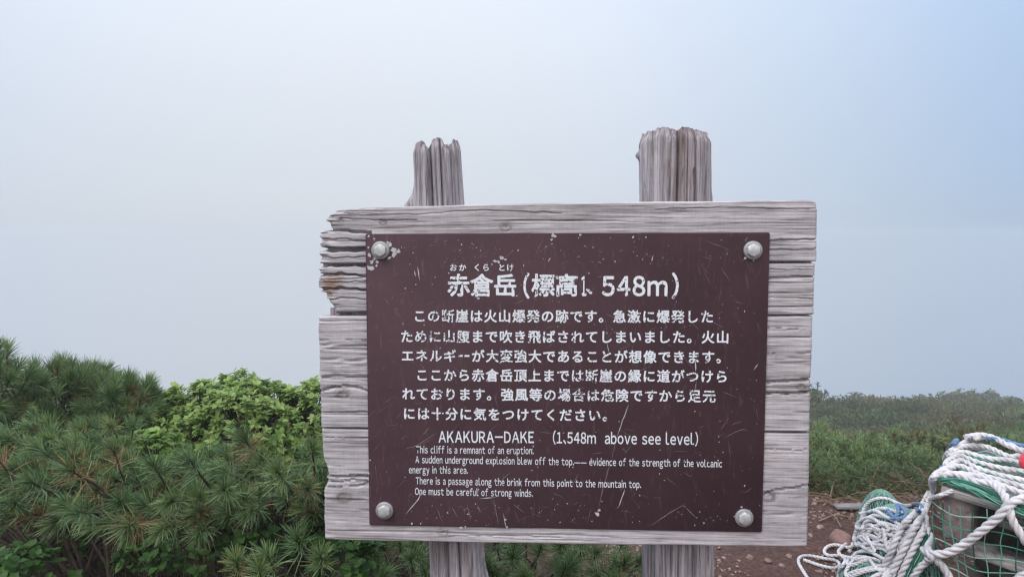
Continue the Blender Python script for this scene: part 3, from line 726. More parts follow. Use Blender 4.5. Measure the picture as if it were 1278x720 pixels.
def branch(mb, a, b, r0, r1, sag, sides=5):
    a = np.asarray(a, float); b = np.asarray(b, float)
    m = (a+b)/2+np.array([0, 0, -sag])+rng.normal(0, 0.02, 3)
    p = catmull([a, a*0.6+m*0.4+rng.normal(0, 0.01, 3), m*0.5+b*0.5+rng.normal(0, 0.012, 3), b], 0.04)
    sweep(mb, p, np.linspace(r0, r1, len(p)), sides)
def pine(root, tufts, label, cat='dwarf pine', group='dwarf pines beside the sign', nlen=0.066, count=150, dead=0.12, width=0.0025):
    """tufts: list of (position, axis, scale)"""
    base = np.array([root[0], root[1], float(height(root[0], root[1]))-0.03])
    t = empty('dwarf_pine', tuple(base), label, cat, group)
    fb = MB(); sb = MB()
    # a few limbs from the root, twigs to every shoot
    pos = np.array([p for p, a, s in tufts]); n_l = max(2, len(pos)//7)
    hubs = pos[rng.choice(len(pos), n_l, replace=False)]*0.6+base*0.4+np.array([0, 0, -0.04])
    for h in hubs: branch(sb, base-base, h-base, 0.014, 0.007, -0.03, 6)
    for p, a, s in tufts:
        a = unit(a); h = hubs[np.argmin(np.linalg.norm(hubs-p, axis=1))]
        foot = p-a*0.05*s
        branch(sb, h-base, foot-base, 0.006, 0.0035, 0.01, 5)
        sweep(sb, np.stack([foot-base, p-base, p+a*0.085*s-base]), [0.0038, 0.0035, 0.002], 5)
        tuft(fb, p-base, a, 0.085*s, nlen*s, int(count*(0.8+0.4*rng.random())), rng, width*(0.75+0.25*s), dead*2.6 if rng.random() < 0.22 else 0.02, 0.25+0.3*rng.random())
    fb.build('needles', M_NEEDLE, t); sb.build('stem', M_BARK, t, True)
    return t
def dome_tufts(c, r, n, up=0.55, s=(0.85, 1.15), inner=0.35, face=(0, -0.25, 0), lower=-0.2):
    out = []
    while len(out) < n:
        d = unit(rng.normal(size=3))
        if d[2] < lower: continue
        k = 1.0 if rng.random() > inner else rng.uniform(0.45, 0.95)
        p = np.asarray(c)+d*np.asarray(r)*k
        out.append((p, unit(d*0.7+np.array([0, 0, up])+np.asarray(face)+rng.normal(0, 0.22, 3)), rng.uniform(*s)))
    return out
def pxbox(x0, x1, y0, y1, d0, d1, n, up=0.5, s=(0.85, 1.1), tilt=0.5):
    """shoots filling a slab of the thicket seen between these pixels"""
    out = []
    for _ in range(n):
        x = rng.uniform(x0, x1); y = rng.uniform(y0, y1); k = (y1-y)/(y1-y0)
        p = P(x, y, d0+(d1-d0)*np.clip(k+rng.normal(0, 0.15), 0, 1))
        out.append((p, unit(np.array([rng.normal(0, 0.35), -tilt+rng.normal(0, 0.3), up+rng.normal(0, 0.2)])), rng.uniform(*s)))
    return out
def T(x, y, d, ax=(0, -0.6, 0.7), s=1.0): return (P(x, y, d), np.array(ax, float), s)

# thicket left of the sign
pine((-1.1, 2.6), pxbox(-60, 430, 590, 690, 2.4, 2.7, 90, 0.5), 'dwarf pine growing deep in the shade behind the front shoots', group='shaded dwarf pines')
pine((-2.15, 3.0), dome_tufts(P(-36, 516, 2.65), (0.20, 0.18, 0.22), 75) + [T(-4, 458, 2.6, (0.2, -0.2, 1))], 'tall dwarf pine cut by the photo edge, its crown highest of all')
pine((-1.75, 2.9), dome_tufts(P(76, 528, 2.9), (0.19, 0.2, 0.17), 130, up=0.7, lower=-0.6) + [T(72, 480, 2.85, (0.1, -0.1, 1)), T(98, 486, 2.9, (0.4, -0.1, 1))], 'dwarf pine with a rounded dark crown standing against the fog')
pine((-1.5, 3.05), dome_tufts(P(150, 532, 2.95), (0.10, 0.14, 0.15), 90, up=0.7, lower=-0.6) + [T(156, 500, 2.95, (0.4, -0.1, 1)), T(136, 505, 2.95, (-0.2, -0.1, 1))], 'dwarf pine just left of the broad-leaved shrub, with browning shoots', dead=0.3)
pine((-1.5, 2.45), pxbox(-40, 165, 535, 620, 2.1, 2.6, 90, up=0.5), 'dwarf pine below the rounded dark crown, its grey twigs showing')
pine((-1.15, 2.0), [T(111, 600, 1.85, (0.0, -0.75, 0.55), 1.15), T(13, 592, 1.9, (-0.1, -0.5, 0.8), 1.1), T(60, 612, 1.9, (0, -0.7, 0.5)), T(150, 585, 2.0, (0.1, -0.5, 0.8)), T(178, 652, 1.75, (0.1, -0.85, 0.25), 1.1), T(120, 640, 1.85, (0, -0.7, 0.3))] + pxbox(-40, 190, 572, 650, 1.9, 2.2, 34, 0.5), 'low dwarf pine in front, one shoot rust brown inside', dead=0.3)
pine((-0.85, 2.1), [T(253, 596, 1.85, (0, -0.65, 0.65), 1.2), T(230, 625, 1.85, (0, -0.8, 0.3)), T(205, 602, 2.0, (-0.1, -0.5, 0.8)), T(285, 615, 1.85, (0.2, -0.75, 0.4)), T(225, 650, 1.8, (-0.1, -0.8, 0.1), 0.95), T(260, 655, 1.85, (0.1, -0.8, 0.1), 0.9)] + pxbox(190, 300, 592, 665, 1.9, 2.3, 34, 0.5), 'low dwarf pine with reddish shoot stalks under the leafy shrub', dead=0.35)
pine((-0.62, 2.1), [T(318, 572, 2.0, (0, -0.6, 0.7), 1.2), T(358, 605, 1.85, (0, -0.7, 0.6), 1.15), T(335, 590, 2.0, (0, -0.6, 0.6)), T(392, 582, 1.95, (0.1, -0.5, 0.7)), T(330, 630, 1.9, (-0.1, -0.8, 0.1), 0.95), T(385, 615, 1.9, (0.2, -0.7, 0.4))] + pxbox(290, 425, 574, 650, 1.95, 2.35, 38, 0.5), 'low dwarf pine touching the board edge, yellowish shoots', dead=0.22)
pine((-0.55, 1.72), [T(380, 692, 1.72, (0, -0.6, 0.7), 1.05), T(345, 715, 1.65, (-0.1, -0.5, 0.8), 0.95), T(300, 722, 1.65, (0.1, -0.5, 0.8), 0.9), T(402, 712, 1.7, (0.1, -0.5, 0.7), 0.9), T(330, 735, 1.62, (0, -0.4, 0.9), 0.9)], 'small pine sprig low by the board bottom corner', group='pine sprigs below the board')
pine((-0.15, 2.1), [T(515, 708, 2.05, (0, -0.6, 0.7), 0.8), T(492, 720, 2.0, (-0.1, -0.6, 0.6), 0.8), T(530, 725, 2.0, (0.1, -0.6, 0.6), 0.8)], 'pine sprig showing between board corner and thinner post', group='pine sprigs below the board')
pine((0.05, 2.15), [T(640, 706, 2.0, (0, -0.6, 0.6), 1.0), T(622, 690, 2.1, (-0.1, -0.6, 0.7), 0.9), T(670, 700, 2.1, (0.1, -0.5, 0.7), 0.95), T(655, 728, 1.95, (0, -0.7, 0.5)), T(690, 716, 2.05, (0.2, -0.6, 0.6), 0.9), T(615, 720, 2.0, (-0.1, -0.6, 0.6), 0.9)], 'bright pine sprig under the board beside the thinner post', group='pine sprigs below the board', dead=0.05)
pine((0.3, 2.2), [T(740, 702, 2.05, (0, -0.6, 0.6), 1.0), T(715, 712, 2.0, (-0.1, -0.6, 0.6), 0.95), T(770, 694, 2.15, (0.1, -0.5, 0.7), 0.9), T(725, 690, 2.2, (0, -0.5, 0.7), 0.9), T(790, 712, 2.1, (0.1, -0.6, 0.6), 0.9), T(755, 728, 2.0, (0, -0.6, 0.6), 0.9)], 'dark pine sprig under the board beside the thicker post', group='pine sprigs below the board', dead=0.08)

def leaf_geo(mb, o, d, nrm, ln, wd, tone):
    """a batch of folded leaves: o origin, d direction, nrm upper side"""
    d = unit(d); s = unit(np.cross(d, nrm)); nn = np.cross(s, d)
    ln = ln[:, None]; wd = wd[:, None]
    A = o; M1 = o+d*ln*0.45+nn*wd*-0.06; E = o+d*ln-nn*ln*0.12
    l1 = o+d*ln*0.28+s*wd*0.46+nn*wd*0.13; l2 = o+d*ln*0.66+s*wd*0.38+nn*wd*0.08
    r1 = o+d*ln*0.28-s*wd*0.46+nn*wd*0.13; r2 = o+d*ln*0.66-s*wd*0.38+nn*wd*0.08
    V = np.stack([A, M1, E, l1, l2, r1, r2], 1).reshape(-1, 3); i = np.arange(len(o))[:, None]*7
    q = np.concatenate([i+np.array([[0, 1, 4, 3]]), i+np.array([[0, 5, 6, 1]])]); t3 = np.concatenate([i+np.array([[1, 2, 4]]), i+np.array([[1, 6, 2]])])
    mb.add(V, q, np.repeat(tone, 7)); n0 = mb.n-len(V)
    mb.f[3].append(t3+n0)
def shoot_leaves(mb, tip, axis, n, ln, spread=1.0, R=rng, tone=(0.2, 0.9), asp=0.55):
    axis = unit(axis); a = np.array([0, 0, 1.]) if abs(axis[2]) < 0.9 else np.array([1., 0, 0])
    e1 = unit(np.cross(axis, a)); e2 = np.cross(axis, e1)
    ph = np.arange(n)*2.4+R.uniform(0, 6); k = R.uniform(0, 1, n)
    rad = e1*np.cos(ph)[:, None]+e2*np.sin(ph)[:, None]
    o = tip-axis*(0.07*k)[:, None]*(ln/0.06)
    d = rad*spread+axis*(0.15+0.6*(1-k))[:, None]+np.array([0, 0, -0.12])
    nr = axis+np.array([0, 0, 0.6])+R.normal(0, 0.3, (n, 3))
    l = ln*R.uniform(0.65, 1.2, n)
    leaf_geo(mb, o, d, nr, l, l*asp*R.uniform(0.85, 1.15, n), np.clip(R.uniform(*tone)+R.normal(0, 0.15, n), 0, 1))
def leafy(name, root, shoots, label, cat, group=None, mat=None, n=9, ln=0.06, tone=(0.2, 0.9), asp=0.55, stem=0.003):
    base = np.array([root[0], root[1], float(height(root[0], root[1]))-0.02])
    t = empty(name, tuple(base), label, cat, group); fb = MB(); sb = MB()
    pos = np.array([p for p, a in shoots]); hubs = pos[rng.choice(len(pos), max(2, len(pos)//9), replace=False)]*0.55+base*0.45
    for h in hubs: branch(sb, base*0, h-base, stem*3.2, stem*1.8, 0, 5)
    for p, a in shoots:
        h = hubs[np.argmin(np.linalg.norm(hubs-p, axis=1))]
        branch(sb, h-base, p-base, stem*1.2, stem*0.5, 0.0, 4)
        shoot_leaves(fb, p-base, a, int(n*rng.uniform(0.7, 1.3)), ln, R=rng, tone=tone, asp=asp)
    fb.build('leaves', mat or M_LEAF, t); sb.build('stem', M_BARK, t, True)
    return t
def dome_shoots(c, r, n, lower=-0.3, inner=0.3):
    out = []
    while len(out) < n:
        d = unit(rng.normal(size=3))
        if d[2] < lower: continue
        k = 1.0 if rng.random() > inner else rng.uniform(0.5, 0.95)
        k *= 0.84+0.34*float(noise2(d[0]*3.1+7, d[2]*3.1+d[1]*2+3, 88))
        out.append((np.asarray(c)+d*np.asarray(r)*k, unit(d*0.6+np.array([0, -0.15, 0.7])+rng.normal(0, 0.25, 3))))
    return out
sh = dome_shoots(P(292, 545, 3.1), (0.37, 0.28, 0.295), 620) + dome_shoots(P(395, 540, 3.15), (0.18, 0.2, 0.26), 170) + dome_shoots(P(215, 535, 3.05), (0.15, 0.15, 0.17), 100)
leafy('broadleaf_shrub', (-1.2, 3.2), sh, 'bright green broad-leaved shrub rising behind the low pines left of the board', 'shrub', mat=M_LEAF, n=17, ln=0.031, asp=0.62)
leafy('broadleaf_shrub', (-1.35, 2.75), dome_shoots(P(185, 570, 2.55), (0.17, 0.1, 0.10), 75), 'small bright green leafy shrub between the two dark pine groups', 'shrub', mat=M_LEAF, n=10, ln=0.034, asp=0.65, tone=(0.0, 0.5))
def herb(c, r, n, root, label, group='leafy herbs on the dark ground', ln=0.032):
    leafy('leafy_herb', root, dome_shoots(c, r, n, lower=-0.1), label, 'herb', group, M_HERB, 7, ln, (0.2, 0.9), 0.85, 0.0015)
herb(P(22, 712, 1.7), (0.10, 0.09, 0.06), 32, (-1.23, 1.75), 'green leafy herb in the bottom left corner', ln=0.026)
herb(P(440, 700, 1.75), (0.09, 0.08, 0.08), 40, (-0.42, 1.8), 'round-leaved green herb just under the board corner', ln=0.027)
herb(P(225, 690, 1.9), (0.16, 0.12, 0.10), 46, (-0.92, 1.95), 'dark green herb patch under the low pines', ln=0.026)
herb(P(320, 680, 1.95), (0.14, 0.12, 0.10), 40, (-0.75, 2.0), 'dark green herb patch next to the small pine sprig', ln=0.026)
herb(P(405, 655, 2.0), (0.06, 0.08, 0.09), 22, (-0.55, 2.05), 'green herb stem close against the board edge', ln=0.035)
herb(P(110, 700, 2.0), (0.18, 0.12, 0.09), 34, (-1.25, 2.05), 'sparse dark herb in the shade of the thicket', ln=0.026)
def blades(mb, c, n, h, spread, R=rng, w=0.005, lean=0.5, tone=(0.1, 0.7)):
    c = np.asarray(c, float); o = c+np.stack([R.normal(0, spread, n), R.normal(0, spread, n), np.zeros(n)], 1)
    a = R.uniform(0, 2*math.pi, n); dr = np.stack([np.cos(a), np.sin(a), np.zeros(n)], 1); hh = h*R.uniform(0.5, 1.15, n); le = lean*R.uniform(0.1, 1.2, n)
    s = np.stack([-np.sin(a), np.cos(a), np.zeros(n)], 1)*(w*R.uniform(0.5, 1.1, n))[:, None]*0.5
    ks = np.array([0, 0.35, 0.7, 1.0]); V = []
    for k in ks:
        p = o+np.array([0, 0, 1.])*(hh*(k-0.35*le*k*k))[:, None]+dr*(hh*le*k*k)[:, None]; ww = 1-0.9*k**2
        V += [p-s*ww, p+s*ww]
    V = np.stack(V, 1).reshape(-1, 3); i = np.arange(n)[:, None]*8
    mb.add(V, np.concatenate([i+np.array([[2*j, 2*j+1, 2*j+3, 2*j+2]]) for j in range(3)]), np.repeat(np.clip(R.uniform(tone[0], tone[1], n), 0, 1), 8))
def grass_tuft(x, y, n, h, label, spread=0.03, tone=(0.1, 0.7), w=0.005, lean=0.5, group='grass tufts by the sign'):
    z = float(height(x, y)); m = MB(); blades(m, (0, 0, -0.01), n, h, spread, w=w, lean=lean, tone=tone)
    o = m.build('grass_tuft', M_GRASS); o.location = (x, y, z); tag(o, label, 'grass tuft', group); return o
for (px, d, n, h, lab) in ((150, 1.85, 22, 0.62, 'thin grass tuft below the front pine shoots'), (255, 1.75, 28, 0.70, 'long-bladed grass tuft under the low pines'), (215, 1.7, 18, 0.58, 'sparse grass tuft beside the dark herb patch'), (300, 1.8, 24, 0.66, 'upright grass tuft near the small pine sprig')):
    grass_tuft((px-639)/852*d, d, n, h, lab, 0.05, (0.05, 0.75))
for (px, py, d, n_) in ((430, 722, 1.95, 7), (575, 715, 2.35, 8), (615, 735, 2.0, 7), (690, 735, 1.95, 7), (700, 690, 2.5, 9), (780, 735, 1.95, 6), (655, 690, 2.5, 8), (500, 706, 2.3, 9), (470, 694, 2.55, 9), (520, 696, 2.6, 8)):
    c0 = P(px, py, d)
    pine((c0[0], d+0.1), [(c0+rng.normal(0, 0.045, 3), unit(np.array([rng.normal(0, .4), -0.5, 0.8])), rng.uniform(0.75, 1.0)) for _ in range(n_)], 'low pine sprig in the dark growth under the board', group='low pine growth under the board')
grass_tuft(0.72, 2.5, 70, 0.10, 'short grass tuft on the soil just right of the thicker post', 0.06, (0.2, 0.9), 0.004)
grass_tuft(0.62, 2.2, 60, 0.13, 'short grass tuft at the foot of the thicker post', 0.05, (0.2, 0.9), 0.004)
grass_tuft(0.28, 2.35, 60, 0.30, 'grass tuft hidden low behind the board middle', 0.07, (0.0, 0.6))
grass_tuft(-0.3, 2.3, 60, 0.30, 'grass tuft low between herb and thinner post', 0.07, (0.0, 0.6))

# ------------------------------------------------------------------ hillside
def scrub_proto(R, r, h, n, needle, count, mat_tone, leafy_p=0.0):
    mb = MB()
    for _ in range(n):
        d = unit(R.normal(size=3)); d[2] = abs(d[2])*0.9+0.02
        k = R.uniform(0.55, 1.0)**0.6
        p = d*np.array([r, r, h])*k*(0.6+0.7*noise2(d[0]*3+5, d[1]*3+5+n, 3))
        ax = unit(d*0.6+np.array([0, 0, 0.8])+R.normal(0, 0.3, 3))
        if R.random() < leafy_p: shoot_leaves(mb, p, ax, 7, needle*0.9, R=R, tone=(mat_tone, mat_tone+0.3))
        else: tuft(mb, p, ax, needle*1.1, needle, count, R, needle*0.075, 0.12, mat_tone+R.normal(0, 0.08))
    return mb
R2 = np.random.default_rng(23)
protos = []
for i, (r, h, n, nl, ct, tn, lp, m) in enumerate(((0.34, 0.26, 260, 0.042, 34, 0.16, 0.0, M_NEEDLE), (0.38, 0.28, 280, 0.042, 34, 0.42, 0.0, M_NEEDLE), (0.36, 0.24, 230, 0.04, 26, 0.20, 0.45, M_HILL), (0.40, 0.26, 240, 0.04, 28, 0.75, 0.3, M_HILL), (0.36, 0.28, 260, 0.045, 20, 0.4, 0.85, M_LEAF))):
    mb = scrub_proto(R2, r, h, n, nl, ct, tn, lp)
    o = mb.build('scrub_bush', m); COL.objects.unlink(o); protos.append(o)
SCRUB = {0: ('low grey-green pine scrub bush on the fog-dimmed slope', 'pine scrub bushes on the slope'), 1: ('low mid-green pine scrub bush on the fog-dimmed slope', 'yellow-green pine scrub bushes on the slope'), 2: ('low olive scrub bush with mixed leaves on the slope', 'olive scrub bushes on the slope'), 3: ('low brownish scrub bush with mixed leaves on the slope', 'brownish scrub bushes on the slope'), 4: ('low bright green leafy bush among the slope scrub', 'bright leafy bushes on the slope')}
def scrub(kind, x, y, s, sz=1.0, label=None, group=None):
    o = protos[kind].copy(); COL.objects.link(o)
    o.location = (x, y, float(height(x, y))-0.05*s); o.rotation_euler = (R2.normal(0, 0.08), R2.normal(0, 0.08), R2.uniform(0, 6.28)); o.scale = (s, s, s*sz)
    lab, gr = SCRUB[kind]; tag(o, label or lab, 'bush', group or gr); return o
# the nearest ones, each its own
for (kd, px, d, s, sz, lab) in ((1, 1060, 3.85, 1.0, 1.05, 'bright yellow-green pine scrub bush nearest behind the bare soil'), (0, 1005, 3.75, 0.8, 0.9, 'pine scrub bush half behind the board edge'), (0, 1118, 3.8, 0.75, 0.9, 'dark pine scrub bush behind the white rope pile'), (1, 1162, 3.85, 0.8, 0.9, 'small green pine scrub bush left of the netted bundle'), (4, 1050, 4.6, 0.9, 0.9, 'leafy bright bush behind the nearest scrub')):
    scrub(kd, (px-639)/852*d, d, s, sz, lab, 'scrub bushes behind the bare soil')
for (kd, px, d, s) in ((2, 1012, 3.5, 0.42), (3, 1036, 3.52, 0.45), (0, 1062, 3.5, 0.5), (2, 1086, 3.55, 0.42), (3, 1104, 3.5, 0.4), (0, 1130, 3.55, 0.5), (2, 1150, 3.6, 0.5), (1, 1040, 3.66, 0.6), (0, 1085, 3.68, 0.6)):
    scrub(kd, (px-639)/852*d, d, s, 0.9, 'small low scrub clump at the edge of the bare soil', 'small scrub clumps along the soil edge')
cnt = 0
for (px, d, s) in ((1035, 7.0, 1.5), (1120, 6.2, 1.3), (1088, 9.5, 1.9), (1165, 8.5, 1.7), (1215, 10.5, 2.0), (1030, 12.5, 2.2), (1140, 13.5, 2.4), (1262, 8.0, 1.6), (1190, 16.5, 2.8), (1075, 18.0, 2.8), (1250, 17.0, 2.8), (1110, 22.0, 3.2)):
    scrub(0, (px-639)/852*d, d, s, 0.85, 'dark wide dwarf pine mound standing out of the lighter slope scrub', 'dark dwarf pine mounds on the slope')
for d in np.concatenate([np.arange(3.9, 8, 0.42), np.arange(8, 24, 0.85)]):
    for px in np.arange(930, 1420, max(24, 852*0.60/d*(1.0 if d < 8 else 1.25))):
        x = (px+R2.uniform(-14, 14)-639)/852*d; y = d+R2.uniform(-0.2, 0.2)
        if y < 3.75+0.0*x: continue
        q = noise2(x*0.7, y*0.5, 61); kd = int(R2.choice(5, p=[.26, .2, .24, .26, .04] if q < 0.55 else [.14, .34, .18, .22, .12]))
        scrub(kd, x, y, R2.uniform(0.6, 1.3)*(1 if d < 8 else 1.35), R2.uniform(0.65, 1.2)); cnt += 1
print('scrub', cnt)
# far cover: one continuous mass fading into fog
fc = MB()
def clump(c, s, R, n=44):
    d = unit(R.normal(size=(n, 3))); d[:, 2] = np.abs(d[:, 2])
    p = c+d*np.array([s, s, s*0.75])*R.uniform(0.6, 1.05, n)[:, None]
    dd = unit(d+np.array([0, 0, 0.6])+R.normal(0, 0.4, (n, 3))); w = unit(np.cross(dd, R.normal(size=(n, 3))))
    l = s*R.uniform(0.05, 0.15, n)[:, None]
    V = np.stack([p-w*l*0.4, p+w*l*0.4, p+dd*l+w*l*0.1], 1).reshape(-1, 3)
    fc.add(V, np.arange(n*3).reshape(-1, 3), np.repeat(np.clip(R.normal(0.22, 0.14, n)+R.normal(0, 0.26), 0, 1), 3))
for d in np.concatenate([np.arange(15.5, 30, 0.8), np.arange(30, 52, 1.1)]):
    st = 852*(0.72 if d < 30 else 0.95)/d
    for px in np.arange(930, 1400, st):
        x = (px+R2.uniform(-.5, .5)*st-639)/852*d; y = d+R2.uniform(-0.5, 0.5)
        s = R2.uniform(0.3, 0.95)*(1 if d < 30 else 1.25)
        clump(np.array([x, y, float(height(x, y))-0.05]), s, R2, 330)
o = fc.build('undergrowth', M_HILL); tag(o, 'far scrub covering the slope up to the foggy ridge', 'scrub', kind='stuff')
# small trees on the ridge
def ridge_tree(px, d, h, wd, label, n=60, mat=M_HILL, ls=0.16):
    x = (px-639)/852*d; z = float(height(x, d)); t = empty('ridge_tree', (x, d, z-0.1), label, 'tree', 'small trees on the ridge')
    tr = MB(); sweep(tr, catmull([(0, 0, 0), (0.05*h, 0, h*0.3), (0.0, 0.02, h*0.7)], h*0.08), np.linspace(h*0.05, h*0.02, len(catmull([(0, 0, 0), (0.05*h, 0, h*0.3), (0.0, 0.02, h*0.7)], h*0.08))), 6)
    cr = MB()
    for _ in range(n):
        dd = unit(R2.normal(size=3)); dd[2] = dd[2]*0.8+0.1
        c = np.array([0, 0, h*0.62])+dd*np.array([wd, wd, h*0.4])*R2.uniform(0.3, 1.0)
        if R2.random() < 0.25: sweep(tr, catmull([(0, 0, h*0.35), c*0.6+np.array([0, 0, h*0.1]), c], h*0.1), 0.012*h, 4)
        shoot_leaves(cr, c, dd+np.array([0, 0, 0.5]), 8, ls, R=R2, tone=(0.2, 0.7))
    tr.build('trunk', M_BARK, t); cr.build('crown', mat, t)
ridge_tree(1024, 26, 1.5, 0.45, 'small pale leafy tree rising from the ridge right beside the board', 46, M_HILL)
for (px, d, h, w_, lab) in ((1190, 40, 1.4, 0.8, 'blurred small tree on the ridge over the bundle top'), (1208, 41, 1.5, 0.8, 'blurred rounded tree at the ridge high point'), (1160, 38, 1.2, 0.6, 'low blurred tree at the start of the ridge rise'), (1228, 40, 1.6, 0.7, 'blurred small tree on the falling ridge line'), (1248, 42, 1.4, 0.6, 'faint small tree near the photo edge on the ridge'), (1270, 44, 1.5, 0.7, 'faintest ridge tree at the photo edge'), (1110, 39, 1.1, 0.6, 'low faint tree on the ridge behind the rope pile'), (1075, 37, 1.0, 0.6, 'low faint tree on the ridge between board and rope pile')):
    ridge_tree(px, d, h, w_, lab, 50, M_HILL, 0.22)

# ------------------------------------------------------------------ soil, stones, twigs
def rock(x, y, s, name, mat, label, group, sq=(1, 0.85, 0.6), seed=0, sink=0.3, zabs=None, rz=None):
    R = np.random.default_rng(seed)
    n, m_ = 14, 10
    ph = np.linspace(0, math.pi, m_); th = np.arange(n)/n*2*math.pi; PH, TH = np.meshgrid(ph, th, indexing='ij')
    D = np.stack([np.sin(PH)*np.cos(TH), np.sin(PH)*np.sin(TH), np.cos(PH)], -1)
    r = np.ones(PH.shape)
    for _ in range(11):
        nn = unit(R.normal(size=3)); c = R.uniform(0.55, 0.85); dt = D@nn
        r = np.minimum(r, np.where(dt > 0.05, c/np.maximum(dt, 0.05), 9))
    r = r+R.normal(0, 0.012, r.shape); r[:, :] = np.where((PH < 1e-6) | (PH > math.pi-1e-6), r[:, :1], r)
    V = (D*r[..., None]*np.array(sq)*s).reshape(-1, 3)
    o = mesh_obj(name, V, grid_faces(m_, n, True)[:, ::-1], mat)
    o.location = (x, y, (float(height(x, y))+s*sq[2]*(1-2*sink)*0.3) if zabs is None else zabs); o.rotation_euler = (0, 0, R.uniform(0, 6.28) if rz is None else rz)
    if label: tag(o, label, 'rock', group)
    return o
def gpt(px, py):
    d = ray(px, py)[0]; k = 1.3/-d[2]
    for _ in range(6):
        p = CAM+d*k; k *= (CAM[2]-float(height(p[0], p[1])))/(CAM[2]-p[2])
    return CAM+d*k
p = gpt(1052, 678); rock(p[0], p[1], 0.062, 'rock', M_ROCK, 'angular pinkish red rock lying beside the white rope pile', 'rocks on the bare soil', (1, 0.8, 0.85), 3, 0.2)
for i, (px, py, s, lab) in enumerate(((1023, 658, 0.03, 'small pale rock just right of the board edge'), (1068, 655, 0.028, 'small grey rock between edging board and red rock'), (1080, 648, 0.024, 'small grey rock next to the coil top'), (1042, 648, 0.024, 'small rock below the edging board'), (985, 694, 0.022, 'small flat rock near the rope loop, furthest from it'), (958, 700, 0.026, 'small pale rock under the board by the thicker post'), (975, 706, 0.02, 'small whitish rock left of the rope loop'), (935, 696, 0.026, 'brownish flat rock closest to the thicker post'), (1012, 668, 0.022, 'small dark rock against the board side'), (1072, 640, 0.022, 'small rock touching the edging board end'))):
    p = gpt(px, py); rock(p[0], p[1], s*0.8, 'rock', M_GRAVEL if i % 2 == 0 else M_ROCK, lab, 'rocks on the bare soil', (1, 0.8, 0.6), 40+i)
gm = MB(); RG = np.random.default_rng(77)
for _ in range(4200):
    x = RG.uniform(0.4, 2.3); y = RG.uniform(1.7, 3.55)
    if noise2(x*3, y*3, 8) < 0.35: continue
    s = RG.uniform(0.003, 0.010)*(1 if RG.random() < 0.9 else 1.6)
    d = unit(RG.normal(size=(8, 3)))*s*RG.uniform(0.7, 1.1, (8, 1))
    c = np.array([[-1, -1, -1], [1, -1, -1], [1, 1, -1], [-1, 1, -1], [-1, -1, 1], [1, -1, 1], [1, 1, 1], [-1, 1, 1]])*s*0.6*np.array([1.2, 0.9, 0.6])+RG.normal(0, s*0.16, (8, 3))
    a = RG.uniform(0, 6.28); c = c@np.array([[math.cos(a), -math.sin(a), 0], [math.sin(a), math.cos(a), 0], [0, 0, 1]]).T
    gm.add(c+np.array([x, y, float(height(x, y))+s*0.2]), [[0, 3, 2, 1], [4, 5, 6, 7], [0, 1, 5, 4], [1, 2, 6, 5], [2, 3, 7, 6], [3, 0, 4, 7]])
o = gm.build('gravel', M_GRAVEL); tag(o, 'small stones strewn over the reddish soil', 'gravel', kind='stuff')
lm = MB()
for _ in range(230):
    y = RG.uniform(3.3, 3.6); x = RG.uniform(1.2, 2.4) if RG.random() < 0.8 else RG.uniform(0.5, 1.3)
    a = RG.uniform(0, 6.28); l = RG.uniform(0.06, 0.26); z = float(height(x, y))
    d = np.array([math.cos(a), math.sin(a), RG.uniform(0, 0.5)])*l
    sweep(lm, catmull([(x, y, z), np.array([x, y, z+0.02])+d*0.5, np.array([x, y, z])+d], l/3), 0.0016, 3)
o = lm.build('litter', M_STRAW); tag(o, 'dry straw and dead twigs along the edge of the scrub', 'litter', kind='stuff')
for (a_, b_, r, lab) in (((1022, 652), (1062, 648), 0.006, 'thin dry stick lying flat on the soil'), ((1030, 640), (1050, 660), 0.005, 'thin dry stick crossing another beside the board'), ((1036, 622), (1043, 600), 0.005, 'dry stick standing up out of the scrub edge'), ((1018, 628), (1045, 636), 0.006, 'bent dry stick beside the edging board end')):
    p0 = gpt(*a_); p1 = gpt(*b_) if b_[1] > 610 else P(b_[0], b_[1], p0[1]); m = MB(); mid = (p0+p1)/2+np.array([0.01, 0.02, 0.012])
    sweep(m, catmull([p0, mid, p1], 0.02), r*0.7, 6); o = m.build('stick', M_STRAW, None, True); o.location.z += 0.008; tag(o, lab, 'stick', 'dry sticks on the soil')

def box_between(a, b, up, w, h, name, mat, label=None, cat=None, group=None, chip=0.004, seed=0):
    """board from a to b: w wide sideways, h thick along up; worn edges"""
    a = np.asarray(a, float); b = np.asarray(b, float); X = unit(b-a); up = unit(np.asarray(up, float)-X*(np.asarray(up, float)@X)); Y = np.cross(up, X); ln = np.linalg.norm(b-a)
    n = 26; t = np.linspace(0, ln, n); bev = min(w, h)*0.14
    sec = np.array([(-w/2+bev, -h/2), (w/2-bev, -h/2), (w/2, -h/2+bev), (w/2, h/2-bev), (w/2-bev, h/2), (-w/2+bev, h/2), (-w/2, h/2-bev), (-w/2, -h/2+bev)])
    R = np.random.default_rng(seed); V = []
    for k, tt in enumerate(t):
        kk = np.arange(8); j = sec+np.stack([noise2(kk*3.1+seed, kk*0+tt*9, seed)-0.5, noise2(kk*3.1+seed+40, kk*0+tt*9, seed)-0.5], 1)*chip*1.2
        V.append(np.stack([np.full(8, tt), j[:, 0], j[:, 1]], 1))
    V = np.vstack(V); F = [grid_faces(n, 8, True)]
    me = mesh_obj(name, V, [list(map(int, f)) for f in F[0]]+[[7, 6, 5, 4, 3, 2, 1, 0], [(n-1)*8+i for i in range(8)]], mat)
    from mathutils import Matrix
    me.matrix_world = Matrix(((X[0], Y[0], up[0], a[0]), (X[1], Y[1], up[1], a[1]), (X[2], Y[2], up[2], a[2]), (0, 0, 0, 1)))
    if label: tag(me, label, cat, group)
    return me
e0 = gpt(1042, 634); e1_ = gpt(1128, 636)
